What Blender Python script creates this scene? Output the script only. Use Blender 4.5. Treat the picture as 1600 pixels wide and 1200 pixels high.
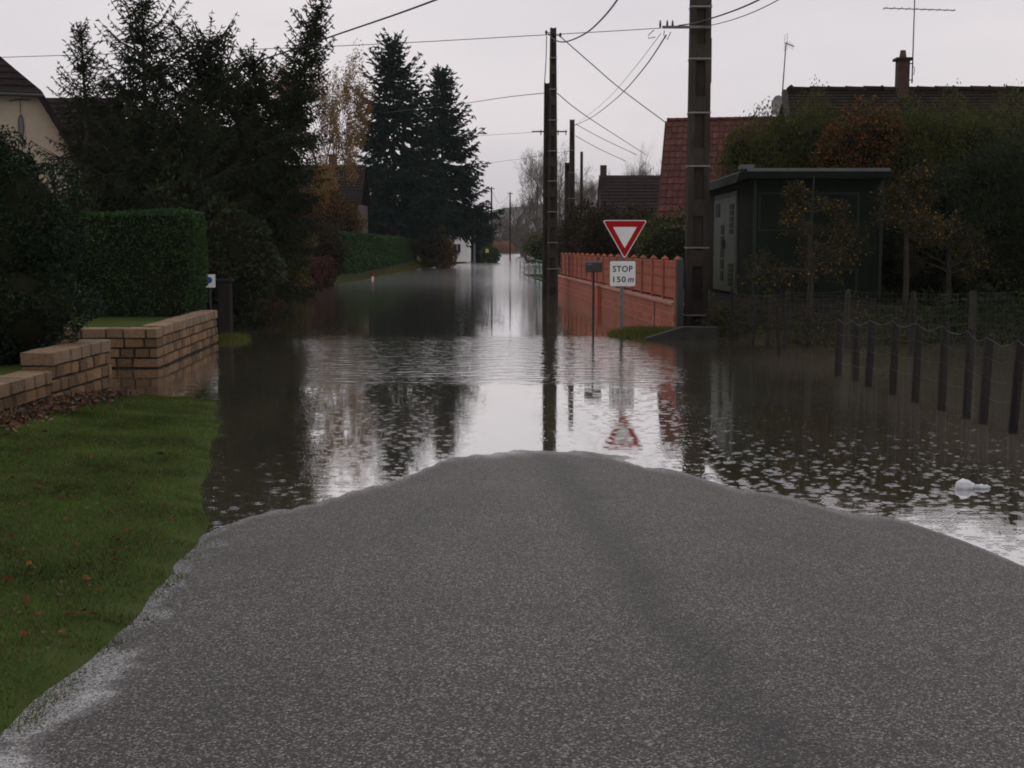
import bpy, math, random
import numpy as np
from mathutils import Vector, Matrix

random.seed(11)
rng = np.random.default_rng(11)
scene = bpy.context.scene
for _o in list(bpy.data.objects):
    bpy.data.objects.remove(_o)
COL = scene.collection
R = math.radians

# ------------------------------------------------------------------ camera
FPX = 2000.0                       # focal length in pixels of the 1600 px wide photograph
CAMZ = 2.0                         # eye height above the flood water (z = 0)
PITCH = math.atan(212 / FPX)
cam = bpy.data.cameras.new('camera')
cam.sensor_width = 36.0
cam.lens = 36.0 * FPX / 1600.0
cam.clip_start = 0.1
cam.clip_end = 6000
camo = bpy.data.objects.new('camera', cam)
camo.location = (0, 0, CAMZ)
camo.rotation_euler = (math.pi / 2 - PITCH, 0, 0)
COL.objects.link(camo)
scene.camera = camo

# ------------------------------------------------------------------ sky, sun, exposure
SUN_EL, SUN_AZ = R(58), R(14)     # veiled sun ahead: everything that faces the lens lies in its own shade
world = bpy.data.worlds.new('World')
scene.world = world
world.use_nodes = True
wt = world.node_tree
wt.nodes.clear()
w_out = wt.nodes.new('ShaderNodeOutputWorld')
w_bg = wt.nodes.new('ShaderNodeBackground')
w_bg.inputs['Strength'].default_value = 0.1
sky = wt.nodes.new('ShaderNodeTexSky')
sky.sky_type = 'NISHITA'
sky.sun_disc = False
sky.sun_elevation = SUN_EL
sky.sun_rotation = SUN_AZ
sky.air_density = 1.5
sky.dust_density = 4.0
sky.ozone_density = 1.0
w_tc = wt.nodes.new('ShaderNodeTexCoord')
w_map = wt.nodes.new('ShaderNodeMapping')
w_map.inputs['Scale'].default_value = (1.0, 1.0, 4.5)
w_noise = wt.nodes.new('ShaderNodeTexNoise')
w_noise.inputs['Scale'].default_value = 1.6
w_noise.inputs['Detail'].default_value = 5
w_noise.inputs['Roughness'].default_value = 0.5
w_ramp = wt.nodes.new('ShaderNodeValToRGB')          # the cloud cover: one even grey sheet, faintly mottled
w_ramp.color_ramp.elements[0].position = 0.3
w_ramp.color_ramp.elements[0].color = (6.3, 6.1, 6.7, 1)
w_ramp.color_ramp.elements[1].position = 0.7
w_ramp.color_ramp.elements[1].color = (8.4, 7.85, 8.05, 1)
w_mix = wt.nodes.new('ShaderNodeMixRGB')
w_mix.inputs['Fac'].default_value = 0.93             # overcast: the blue hardly comes through
wt.links.new(w_tc.outputs['Generated'], w_map.inputs['Vector'])
wt.links.new(w_map.outputs['Vector'], w_noise.inputs['Vector'])
wt.links.new(w_noise.outputs['Fac'], w_ramp.inputs['Fac'])
wt.links.new(sky.outputs['Color'], w_mix.inputs['Color1'])
wt.links.new(w_ramp.outputs['Color'], w_mix.inputs['Color2'])
wt.links.new(w_mix.outputs['Color'], w_bg.inputs['Color'])
wt.links.new(w_bg.outputs['Background'], w_out.inputs['Surface'])

sun = bpy.data.lights.new('sun', 'SUN')
sun.energy = 0.5
sun.angle = R(30)
sun.color = (1.0, 0.95, 0.9)
suno = bpy.data.objects.new('sun', sun)
# direction towards the sun (Nishita rotation is measured from +Y, clockwise seen from above)
sd = Vector((math.sin(SUN_AZ) * math.cos(SUN_EL), math.cos(SUN_AZ) * math.cos(SUN_EL), math.sin(SUN_EL)))
suno.rotation_euler = (-sd).to_track_quat('-Z', 'Y').to_euler()
suno.location = (0, -20, 40)
COL.objects.link(suno)

vs = scene.view_settings
scene.display_settings.display_device = 'sRGB'
vs.view_transform = 'Standard'
vs.look = 'None'
vs.gamma = 1.0
vs.use_curve_mapping = False
vs.exposure = 0.0
scene.render.engine = 'CYCLES'
scene.cycles.use_denoising = True
scene.cycles.max_bounces = 6
scene.cycles.diffuse_bounces = 2
scene.cycles.glossy_bounces = 3
scene.cycles.transmission_bounces = 3
scene.cycles.volume_bounces = 1
scene.cycles.transparent_max_bounces = 6
scene.cycles.filter_width = 1.8     # a soft little lens

# ------------------------------------------------------------------ helpers
CP, SP = math.cos(PITCH), math.sin(PITCH)


def ray(px, py):
    u, v = (px - 800) / FPX, (600 - py) / FPX
    return Vector((u, CP + v * SP, -SP + v * CP))


def on_z(px, py, z=0.0):
    d = ray(px, py)
    t = (z - CAMZ) / d.z
    return Vector((d.x * t, d.y * t, z))


def at_y(px, py, y):
    d = ray(px, py)
    t = y / d.y
    return Vector((d.x * t, y, CAMZ + d.z * t))


def sm(a, b, t):
    t = np.clip((np.asarray(t, float) - a) / (b - a), 0, 1)
    return t * t * (3 - 2 * t)


def tag(o, label=None, cat=None, group=None, kind=None):
    if label:
        o['label'] = label
    if cat:
        o['category'] = cat
    if group:
        o['group'] = group
    if kind:
        o['kind'] = kind
    return o


def empty(name, loc, rz=0.0, label=None, cat=None, group=None):
    o = bpy.data.objects.new(name, None)
    o.empty_display_size = 0.2
    o.location = loc
    o.rotation_euler = (0, 0, rz)
    COL.objects.link(o)
    return tag(o, label, cat, group)


def link(name, me, mat, parent=None, loc=None, rot=None, smooth=False):
    o = bpy.data.objects.new(name, me)
    if mat is not None and not me.materials:
        me.materials.append(mat)
    if smooth and len(me.polygons):
        me.polygons.foreach_set('use_smooth', [True] * len(me.polygons))
    COL.objects.link(o)
    if parent is not None:
        o.parent = parent
    if loc is not None:
        o.location = loc
    if rot is not None:
        o.rotation_euler = rot
    return o


class MB:
    """collects vertices and faces of one mesh"""

    def __init__(self):
        self.v, self.f = [], []

    def add(self, vs, fs):
        n = len(self.v)
        self.v += [tuple(p) for p in vs]
        self.f += [tuple(i + n for i in q) for q in fs]

    def box(self, c, s, m=None, taper=None):
        """axis aligned box, centre c, full size s; taper = (sx, sy) scale of its top"""
        tx, ty = taper or (1, 1)
        hx, hy, hz = s[0] / 2, s[1] / 2, s[2] / 2
        pts = []
        for z, kx, ky in ((-hz, 1, 1), (hz, tx, ty)):
            for x, y in ((-hx, -hy), (hx, -hy), (hx, hy), (-hx, hy)):
                p = Vector((x * kx, y * ky, z))
                if m is not None:
                    p = m @ p
                pts.append((p.x + c[0], p.y + c[1], p.z + c[2]))
        self.add(pts, [(3, 2, 1, 0), (4, 5, 6, 7), (0, 1, 5, 4), (1, 2, 6, 5), (2, 3, 7, 6), (3, 0, 4, 7)])

    def cbox(self, c, s, ch=0.012, jit=0.0):
        """box with chamfered edges, for stones and planks"""
        h = [k / 2 for k in s]
        idx, pts = {}, []
        for sx in (-1, 1):
            for sy in (-1, 1):
                for sz in (-1, 1):
                    for ax in range(3):
                        p = [sx * (h[0] - ch), sy * (h[1] - ch), sz * (h[2] - ch)]
                        sg = (sx, sy, sz)
                        p[ax] = sg[ax] * h[ax]
                        if jit:
                            p = [q + random.uniform(-jit, jit) for q in p]
                        idx[(sx, sy, sz, ax)] = len(pts)
                        pts.append((p[0] + c[0], p[1] + c[1], p[2] + c[2]))
        fs = []
        I = idx
        for s1 in (-1, 1):
            q = [I[(s1, -1, -1, 0)], I[(s1, 1, -1, 0)], I[(s1, 1, 1, 0)], I[(s1, -1, 1, 0)]]
            fs.append(q if s1 > 0 else q[::-1])
            q = [I[(-1, s1, -1, 1)], I[(-1, s1, 1, 1)], I[(1, s1, 1, 1)], I[(1, s1, -1, 1)]]
            fs.append(q if s1 > 0 else q[::-1])
            q = [I[(-1, -1, s1, 2)], I[(1, -1, s1, 2)], I[(1, 1, s1, 2)], I[(-1, 1, s1, 2)]]
            fs.append(q if s1 > 0 else q[::-1])
        for a in (-1, 1):
            for b in (-1, 1):
                fs.append([I[(a, b, -1, 0)], I[(a, b, 1, 0)], I[(a, b, 1, 1)], I[(a, b, -1, 1)]])
                fs.append([I[(a, -1, b, 0)], I[(a, 1, b, 0)], I[(a, 1, b, 2)], I[(a, -1, b, 2)]])
                fs.append([I[(-1, a, b, 1)], I[(1, a, b, 1)], I[(1, a, b, 2)], I[(-1, a, b, 2)]])
                for d in (-1, 1):
                    fs.append([I[(a, b, d, 0)], I[(a, b, d, 1)], I[(a, b, d, 2)]])
        self.add(pts, fs)

    def tube(self, pts, rad, k=6, cap=True):
        """tube along points; rad is a number or one radius per point"""
        pts = [Vector(p) for p in pts]
        n = len(pts)
        if not hasattr(rad, '__len__'):
            rad = [rad] * n
        base = len(self.v)
        ref = None
        for i, p in enumerate(pts):
            d = (pts[min(i + 1, n - 1)] - pts[max(i - 1, 0)])
            if d.length < 1e-9:
                d = Vector((0, 0, 1))
            d.normalize()
            if ref is None:
                ref = Vector((1, 0, 0)) if abs(d.x) < 0.8 else Vector((0, 1, 0))
            a = ref - d * ref.dot(d)
            if a.length < 1e-6:
                a = d.orthogonal()
            a.normalize()
            ref = a
            b = d.cross(a)
            for j in range(k):
                t = 2 * math.pi * j / k
                q = p + (a * math.cos(t) + b * math.sin(t)) * rad[i]
                self.v.append((q.x, q.y, q.z))
        for i in range(n - 1):
            for j in range(k):
                j2 = (j + 1) % k
                self.f.append((base + i * k + j, base + i * k + j2, base + (i + 1) * k + j2, base + (i + 1) * k + j))
        if cap:
            self.f.append(tuple(base + j for j in range(k))[::-1])
            self.f.append(tuple(base + (n - 1) * k + j for j in range(k)))

    def prism(self, poly, d0, d1, axis='y'):
        """closed prism of a polygon given as (a, b); axis y: a = x, b = z, extruded from y = d0 to d1"""
        n = len(poly)
        def pt(a, b, d):
            return {'y': (a, d, b), 'z': (a, b, d), 'x': (d, a, b)}[axis]
        vs = [pt(a, b, d0) for a, b in poly] + [pt(a, b, d1) for a, b in poly]
        fs = [tuple(range(n)), tuple(range(2 * n - 1, n - 1, -1))]
        for i in range(n):
            j = (i + 1) % n
            fs.append((i, i + n, j + n, j))
        self.add(vs, fs)

    def grid(self, xs, ys, fz):
        xs, ys = list(xs), list(ys)
        base = len(self.v)
        for y in ys:
            for x in xs:
                self.v.append((x, y, fz(x, y)))
        nx = len(xs)
        for j in range(len(ys) - 1):
            for i in range(nx - 1):
                a = base + j * nx + i
                self.f.append((a, a + 1, a + nx + 1, a + nx))

    def mesh(self, name, fix=True):
        me = bpy.data.meshes.new(name)
        me.from_pydata(self.v, [], self.f)
        if fix:
            import bmesh
            bm = bmesh.new()
            bm.from_mesh(me)
            bmesh.ops.recalc_face_normals(bm, faces=bm.faces)
            bm.to_mesh(me)
            bm.free()
        me.update()
        return me

    def build(self, name, mat, parent=None, loc=None, rot=None, smooth=False, fix=True):
        return link(name, self.mesh(name, fix), mat, parent, loc, rot, smooth)


# ------------------------------------------------------------------ materials
def nt_new(name):
    m = bpy.data.materials.new(name)
    m.use_nodes = True
    nt = m.node_tree
    b = nt.nodes['Principled BSDF']
    return m, nt, b


def N(nt, typ, **kw):
    n = nt.nodes.new(typ)
    for k, v in kw.items():
        if k in n.inputs:
            n.inputs[k].default_value = v
        else:
            setattr(n, k, v)
    return n


def ramp(nt, fac, stops):
    r = nt.nodes.new('ShaderNodeValToRGB')
    el = r.color_ramp.elements
    while len(el) < len(stops):
        el.new(0.5)
    for e, (p, c) in zip(el, stops):
        e.position = p
        e.color = (*c, 1)
    nt.links.new(fac, r.inputs['Fac'])
    return r.outputs['Color']


def math_n(nt, op, a, b=None, c=None):
    n = nt.nodes.new('ShaderNodeMath')
    n.operation = op
    for i, x in enumerate((a, b, c)):
        if x is None:
            continue
        if hasattr(x, 'is_output'):
            nt.links.new(x, n.inputs[i])
        else:
            n.inputs[i].default_value = x
    return n.outputs[0]


def pmat(name, c1, c2, scale=6.0, rough=0.7, bump=0.004, spec=0.2, fine=40.0, vary=0.0, metal=0.0, coord='Object', stretch=None):
    """two-tone noise material with fine grain; vary = brightness change from object to object"""
    m, nt, b = nt_new(name)
    tc = N(nt, 'ShaderNodeTexCoord')
    src = tc.outputs[coord]
    info = N(nt, 'ShaderNodeObjectInfo')
    off = nt.nodes.new('ShaderNodeVectorMath')
    off.operation = 'MULTIPLY_ADD'
    nt.links.new(info.outputs['Random'], off.inputs[0])
    off.inputs[1].default_value = (37, 51, 23)
    nt.links.new(src, off.inputs[2])
    v = off.outputs[0]
    if stretch:
        mp = N(nt, 'ShaderNodeMapping')
        mp.inputs['Scale'].default_value = stretch
        nt.links.new(v, mp.inputs['Vector'])
        v = mp.outputs['Vector']
    n1 = N(nt, 'ShaderNodeTexNoise', Scale=scale, Detail=5.0, Roughness=0.6)
    n2 = N(nt, 'ShaderNodeTexNoise', Scale=fine, Detail=4.0, Roughness=0.7)
    nt.links.new(v, n1.inputs['Vector'])
    nt.links.new(v, n2.inputs['Vector'])
    mixf = math_n(nt, 'MULTIPLY_ADD', n2.outputs['Fac'], 0.45, math_n(nt, 'MULTIPLY', n1.outputs['Fac'], 0.55))
    col = ramp(nt, mixf, [(0.36, c1), (0.64, c2)])
    if vary:
        hsv = N(nt, 'ShaderNodeHueSaturation')
        nt.links.new(col, hsv.inputs['Color'])
        nt.links.new(math_n(nt, 'MULTIPLY_ADD', info.outputs['Random'], 2 * vary, 1 - vary), hsv.inputs['Value'])
        hsv.inputs['Hue'].default_value = 0.5
        col = hsv.outputs['Color']
    nt.links.new(col, b.inputs['Base Color'])
    b.inputs['Roughness'].default_value = rough
    b.inputs['Specular IOR Level'].default_value = spec
    b.inputs['Metallic'].default_value = metal
    if bump:
        bp = N(nt, 'ShaderNodeBump', Strength=1.0, Distance=bump)
        nt.links.new(mixf, bp.inputs['Height'])
        nt.links.new(bp.outputs['Normal'], b.inputs['Normal'])
    return m


def leafmat(name, cols, rough=0.6, spec=0.08, trans=0.12, patch=(0.9, 0.55)):
    """each leaf (mesh island) draws its own colour from the list"""
    m, nt, b = nt_new(name)
    g = N(nt, 'ShaderNodeNewGeometry')
    n = len(cols)
    r = nt.nodes.new('ShaderNodeValToRGB')
    el = r.color_ramp.elements
    while len(el) < n:
        el.new(0.5)
    for i, (e, c) in enumerate(zip(el, cols)):
        e.position = i / max(1, n - 1)
        e.color = (*c, 1)
    nt.links.new(g.outputs['Random Per Island'], r.inputs['Fac'])
    tc = N(nt, 'ShaderNodeTexCoord')
    nz = N(nt, 'ShaderNodeTexNoise', Scale=1.3, Detail=3.0)
    nt.links.new(tc.outputs['Object'], nz.inputs['Vector'])
    hsv = N(nt, 'ShaderNodeHueSaturation')
    nt.links.new(r.outputs['Color'], hsv.inputs['Color'])
    nt.links.new(math_n(nt, 'MULTIPLY_ADD', nz.outputs['Fac'], patch[0], patch[1]), hsv.inputs['Value'])
    nt.links.new(hsv.outputs['Color'], b.inputs['Base Color'])
    b.inputs['Roughness'].default_value = rough
    b.inputs['Specular IOR Level'].default_value = spec
    tr = N(nt, 'ShaderNodeBsdfTranslucent')
    nt.links.new(hsv.outputs['Color'], tr.inputs['Color'])
    mx = N(nt, 'ShaderNodeMixShader')
    mx.inputs['Fac'].default_value = trans
    out = nt.nodes['Material Output']
    nt.links.new(b.outputs[0], mx.inputs[1])
    nt.links.new(tr.outputs[0], mx.inputs[2])
    nt.links.new(mx.outputs[0], out.inputs['Surface'])
    return m


M = {}
M['stone'] = pmat('wall_stone', (0.075, 0.042, 0.020), (0.235, 0.138, 0.064), 6, 0.8, 0.02, 0.3, 45, 0.45)
M['mortar'] = pmat('wall_mortar', (0.02, 0.018, 0.015), (0.045, 0.038, 0.03), 8, 0.9, 0.006)
M['coping'] = pmat('coping_stone', (0.085, 0.053, 0.028), (0.225, 0.145, 0.078), 7, 0.7, 0.008, 0.35, 40, 0.2)
M['soil'] = pmat('soil', (0.018, 0.022, 0.010), (0.042, 0.042, 0.020), 1.5, 0.95, 0.03, 0.02, 12, coord='Object')
M['turf'] = pmat('turf', (0.030, 0.048, 0.012), (0.060, 0.075, 0.022), 2.0, 0.95, 0.02, 0.03, 45)
M['concrete'] = pmat('pole_concrete', (0.026, 0.023, 0.018), (0.062, 0.053, 0.042), 3, 0.9, 0.006, 0.06, 30, stretch=(1, 1, 0.25))
M['slab_concrete'] = pmat('mossy_concrete', (0.011, 0.012, 0.009), (0.032, 0.030, 0.024), 4, 0.85, 0.008, 0.3, 30)
M['strap'] = pmat('galvanised_strap', (0.15, 0.14, 0.128), (0.26, 0.245, 0.225), 20, 0.6, 0.0, 0.3)
M['galv'] = pmat('galvanised_steel', (0.08, 0.085, 0.085), (0.15, 0.155, 0.155), 12, 0.5, 0.0, 0.5, metal=0.5)
M['dark_steel'] = pmat('dark_steel', (0.02, 0.021, 0.022), (0.05, 0.05, 0.05), 12, 0.55, 0.0, 0.5, metal=0.3)
M['cable'] = pmat('black_cable', (0.012, 0.012, 0.012), (0.03, 0.03, 0.03), 20, 0.6, 0.0)
M['black_paint'] = pmat('black_paint', (0.010, 0.010, 0.011), (0.02, 0.02, 0.021), 12, 0.4, 0.0, 0.5)
M['terracotta'] = pmat('red_precast', (0.25, 0.064, 0.032), (0.37, 0.105, 0.054), 3, 0.8, 0.004, 0.3, 40, 0.12)
M['terracotta_cap'] = pmat('pink_coping', (0.30, 0.12, 0.085), (0.42, 0.19, 0.14), 4, 0.75, 0.003, 0.3, 40)
M['mortar_red'] = pmat('red_mortar', (0.30, 0.14, 0.10), (0.44, 0.24, 0.18), 6, 0.9, 0.003)
M['tile'] = pmat('clay_tile', (0.050, 0.0185, 0.015), (0.105, 0.036, 0.028), 5, 0.8, 0.004, 0.12, 30, 0.25)
M['tile_dark'] = pmat('old_brown_tile', (0.012, 0.0095, 0.008), (0.036, 0.027, 0.021), 1.2, 0.9, 0.01, 0.04, 14, 0.25)
M['slate_brown'] = pmat('brown_roof', (0.016, 0.012, 0.0115), (0.034, 0.025, 0.023), 2, 0.85, 0.01, 0.04, 12, 0.15)
M['render_cream'] = pmat('cream_render', (0.34, 0.285, 0.205), (0.42, 0.35, 0.255), 0.8, 0.9, 0.003, 0.2, 25)
M['render_white'] = pmat('white_render', (0.62, 0.60, 0.57), (0.75, 0.73, 0.70), 0.8, 0.9, 0.003, 0.2, 25)
M['render_brown'] = pmat('brown_render', (0.045, 0.035, 0.027), (0.085, 0.066, 0.05), 0.8, 0.9, 0.003, 0.2, 25)
M['brick_old'] = pmat('old_brick', (0.035, 0.021, 0.017), (0.07, 0.042, 0.034), 4, 0.85, 0.006, 0.3, 25)
M['kiosk_green'] = pmat('dark_green_sheet', (0.005, 0.0085, 0.0055), (0.0115, 0.0165, 0.0108), 1.5, 0.7, 0.002, 0.05, 30)
M['kiosk_trim'] = pmat('green_trim', (0.013, 0.020, 0.014), (0.022, 0.032, 0.023), 3, 0.6, 0.0, 0.1)
M['kiosk_door'] = pmat('pale_green_paint', (0.026, 0.045, 0.028), (0.052, 0.076, 0.050), 1.8, 0.5, 0.002, 0.4, 20)
M['kiosk_roof'] = pmat('roof_edge_metal', (0.04, 0.044, 0.044), (0.08, 0.083, 0.083), 3, 0.4, 0.0, 0.5)
M['rail_green'] = pmat('green_rail_paint', (0.02, 0.13, 0.06), (0.04, 0.20, 0.09), 5, 0.5, 0.0)
M['sign_white'] = pmat('sign_white', (0.58, 0.60, 0.56), (0.68, 0.70, 0.66), 2, 0.45, 0.0, 0.4, 12)
M['sign_red'] = pmat('sign_red', (0.28, 0.005, 0.009), (0.34, 0.008, 0.012), 2, 0.55, 0.0, 0.08, 12)
M['sign_black'] = pmat('sign_black', (0.01, 0.01, 0.012), (0.016, 0.016, 0.018), 2, 0.5, 0.0)
M['sign_blue'] = pmat('sign_blue', (0.02, 0.06, 0.25), (0.03, 0.08, 0.32), 4, 0.5, 0.0)
M['sign_yellow'] = pmat('sign_ochre', (0.45, 0.30, 0.10), (0.55, 0.38, 0.15), 4, 0.6, 0.0)
M['white_plastic'] = pmat('white_plastic', (0.42, 0.44, 0.47), (0.58, 0.59, 0.61), 18, 0.35, 0.003, 0.5, 60)
M['white_paint'] = pmat('white_paint', (0.6, 0.6, 0.58), (0.74, 0.74, 0.72), 5, 0.5, 0.0)
M['glass'] = pmat('window_glass', (0.02, 0.022, 0.025), (0.035, 0.037, 0.04), 2, 0.08, 0.0, 0.7)
M['wood_post'] = pmat('weathered_post', (0.008, 0.007, 0.006), (0.026, 0.022, 0.018), 5, 0.9, 0.008, 0.2, 40, 0.3, stretch=(1, 1, 0.15))
M['wood_grey'] = pmat('grey_stake', (0.014, 0.0125, 0.010), (0.036, 0.032, 0.025), 5, 0.9, 0.008, 0.2, 40, 0.2, stretch=(1, 1, 0.15))
M['wire'] = pmat('fence_wire', (0.03, 0.03, 0.028), (0.07, 0.07, 0.065), 10, 0.6, 0.0)
M['bark_dark'] = pmat('dark_bark', (0.025, 0.019, 0.014), (0.06, 0.046, 0.034), 4, 0.9, 0.012, 0.2, 25)
M['bark_grey'] = pmat('grey_bark', (0.07, 0.06, 0.048), (0.14, 0.12, 0.10), 4, 0.9, 0.01, 0.2, 25)
M['bark_sapling'] = pmat('sapling_bark', (0.018, 0.016, 0.012), (0.042, 0.036, 0.026), 4, 0.9, 0.008, 0.2, 25)
M['twig'] = pmat('twig_mass', (0.008, 0.009, 0.005), (0.017, 0.018, 0.009), 3, 0.95, 0.03, 0.05, 12)
M['spruce'] = leafmat('spruce_needles', [(0.014, 0.026, 0.014), (0.021, 0.039, 0.020), (0.027, 0.044, 0.022), (0.040, 0.038, 0.017), (0.046, 0.032, 0.014)])
M['spruce_blue'] = leafmat('blue_spruce_needles', [(0.010, 0.024, 0.019), (0.014, 0.034, 0.027), (0.018, 0.040, 0.030), (0.016, 0.030, 0.020)])
M['laurel'] = leafmat('laurel_leaves', [(0.007, 0.014, 0.007), (0.011, 0.023, 0.010), (0.018, 0.034, 0.013), (0.012, 0.024, 0.011)], rough=0.5, spec=0.12)
M['hedge'] = leafmat('hedge_leaves', [(0.020, 0.045, 0.014), (0.03, 0.068, 0.018), (0.042, 0.085, 0.02), (0.028, 0.055, 0.018)])
M['hedge_bright'] = leafmat('bright_hedge_leaves', [(0.02, 0.05, 0.014), (0.028, 0.07, 0.018), (0.036, 0.08, 0.02), (0.024, 0.056, 0.016)])
M['beech'] = leafmat('copper_hedge_leaves', [(0.04, 0.015, 0.013), (0.06, 0.022, 0.018), (0.075, 0.028, 0.022), (0.04, 0.024, 0.016)])
M['brown_shrub'] = leafmat('brown_shrub_leaves', [(0.026, 0.020, 0.012), (0.040, 0.027, 0.015), (0.030, 0.030, 0.014), (0.055, 0.030, 0.013)])
M['yellow_shrub'] = leafmat('yellowing_leaves', [(0.035, 0.05, 0.014), (0.045, 0.052, 0.014), (0.06, 0.055, 0.015), (0.15, 0.10, 0.016)])
M['orange_birch'] = leafmat('orange_birch_leaves', [(0.20, 0.12, 0.045), (0.27, 0.15, 0.05), (0.14, 0.12, 0.045), (0.24, 0.12, 0.035)])
M['rust_leaves'] = leafmat('rusty_leaves', [(0.055, 0.036, 0.013), (0.15, 0.060, 0.013), (0.055, 0.044, 0.015), (0.04, 0.038, 0.013)])
M['garden_green'] = leafmat('garden_shrub_leaves', [(0.03, 0.045, 0.015), (0.05, 0.065, 0.018), (0.075, 0.085, 0.02), (0.05, 0.05, 0.02)])
M['cypress'] = leafmat('cypress_sprays', [(0.036, 0.046, 0.013), (0.056, 0.068, 0.017), (0.085, 0.086, 0.020), (0.05, 0.052, 0.016)])
M['cypress_dark'] = leafmat('dark_conifer_sprays', [(0.012, 0.020, 0.010), (0.020, 0.030, 0.013), (0.028, 0.038, 0.015), (0.016, 0.024, 0.011)])
M['autumn_gold'] = leafmat('golden_sapling_leaves', [(0.02, 0.02, 0.008), (0.035, 0.028, 0.010), (0.03, 0.03, 0.01), (0.022, 0.022, 0.009), (0.03, 0.026, 0.01), (0.02, 0.022, 0.009), (0.026, 0.024, 0.009), (0.034, 0.028, 0.011), (0.03, 0.028, 0.01), (0.022, 0.022, 0.008), (0.30, 0.18, 0.02)])
M['grey_twigs'] = leafmat('grey_twig_haze', [(0.10, 0.085, 0.07), (0.14, 0.12, 0.10), (0.12, 0.095, 0.07)])
M['far_wood'] = leafmat('distant_wood', [(0.055, 0.045, 0.038), (0.08, 0.062, 0.05), (0.06, 0.06, 0.045)])
M['far_orange'] = leafmat('distant_orange_hedge', [(0.24, 0.11, 0.045), (0.30, 0.14, 0.06), (0.2, 0.1, 0.05)])
M['grass'] = leafmat('grass_blades', [(0.042, 0.098, 0.014), (0.066, 0.155, 0.020), (0.10, 0.20, 0.028), (0.08, 0.11, 0.025), (0.15, 0.10, 0.04), (0.055, 0.045, 0.02), (0.05, 0.10, 0.018)], trans=0.25, patch=(2.4, -0.38))
M['verge_grass'] = leafmat('verge_grass_blades', [(0.05, 0.08, 0.015), (0.08, 0.11, 0.02), (0.12, 0.11, 0.03), (0.14, 0.10, 0.035)], trans=0.25)
M['dead_weed'] = leafmat('dead_weeds', [(0.035, 0.03, 0.018), (0.06, 0.05, 0.028), (0.03, 0.04, 0.016), (0.08, 0.06, 0.03)])
M['litter'] = leafmat('leaf_litter', [(0.05, 0.025, 0.015), (0.09, 0.045, 0.025), (0.14, 0.07, 0.03), (0.12, 0.10, 0.08), (0.03, 0.02, 0.016)])
M['leaf_brown'] = pmat('fallen_leaf', (0.07, 0.022, 0.010), (0.16, 0.055, 0.022), 20, 0.9, 0.001, 0.05, 60, 0.4)
M['clod'] = pmat('dark_clod', (0.008, 0.008, 0.008), (0.02, 0.018, 0.016), 20, 0.8, 0.006)
M['pot'] = pmat('clay_pot', (0.06, 0.035, 0.026), (0.11, 0.06, 0.045), 6, 0.8, 0.003)
M['dish'] = pmat('dish_paint', (0.42, 0.40, 0.38), (0.52, 0.50, 0.47), 4, 0.5, 0.0)


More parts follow.
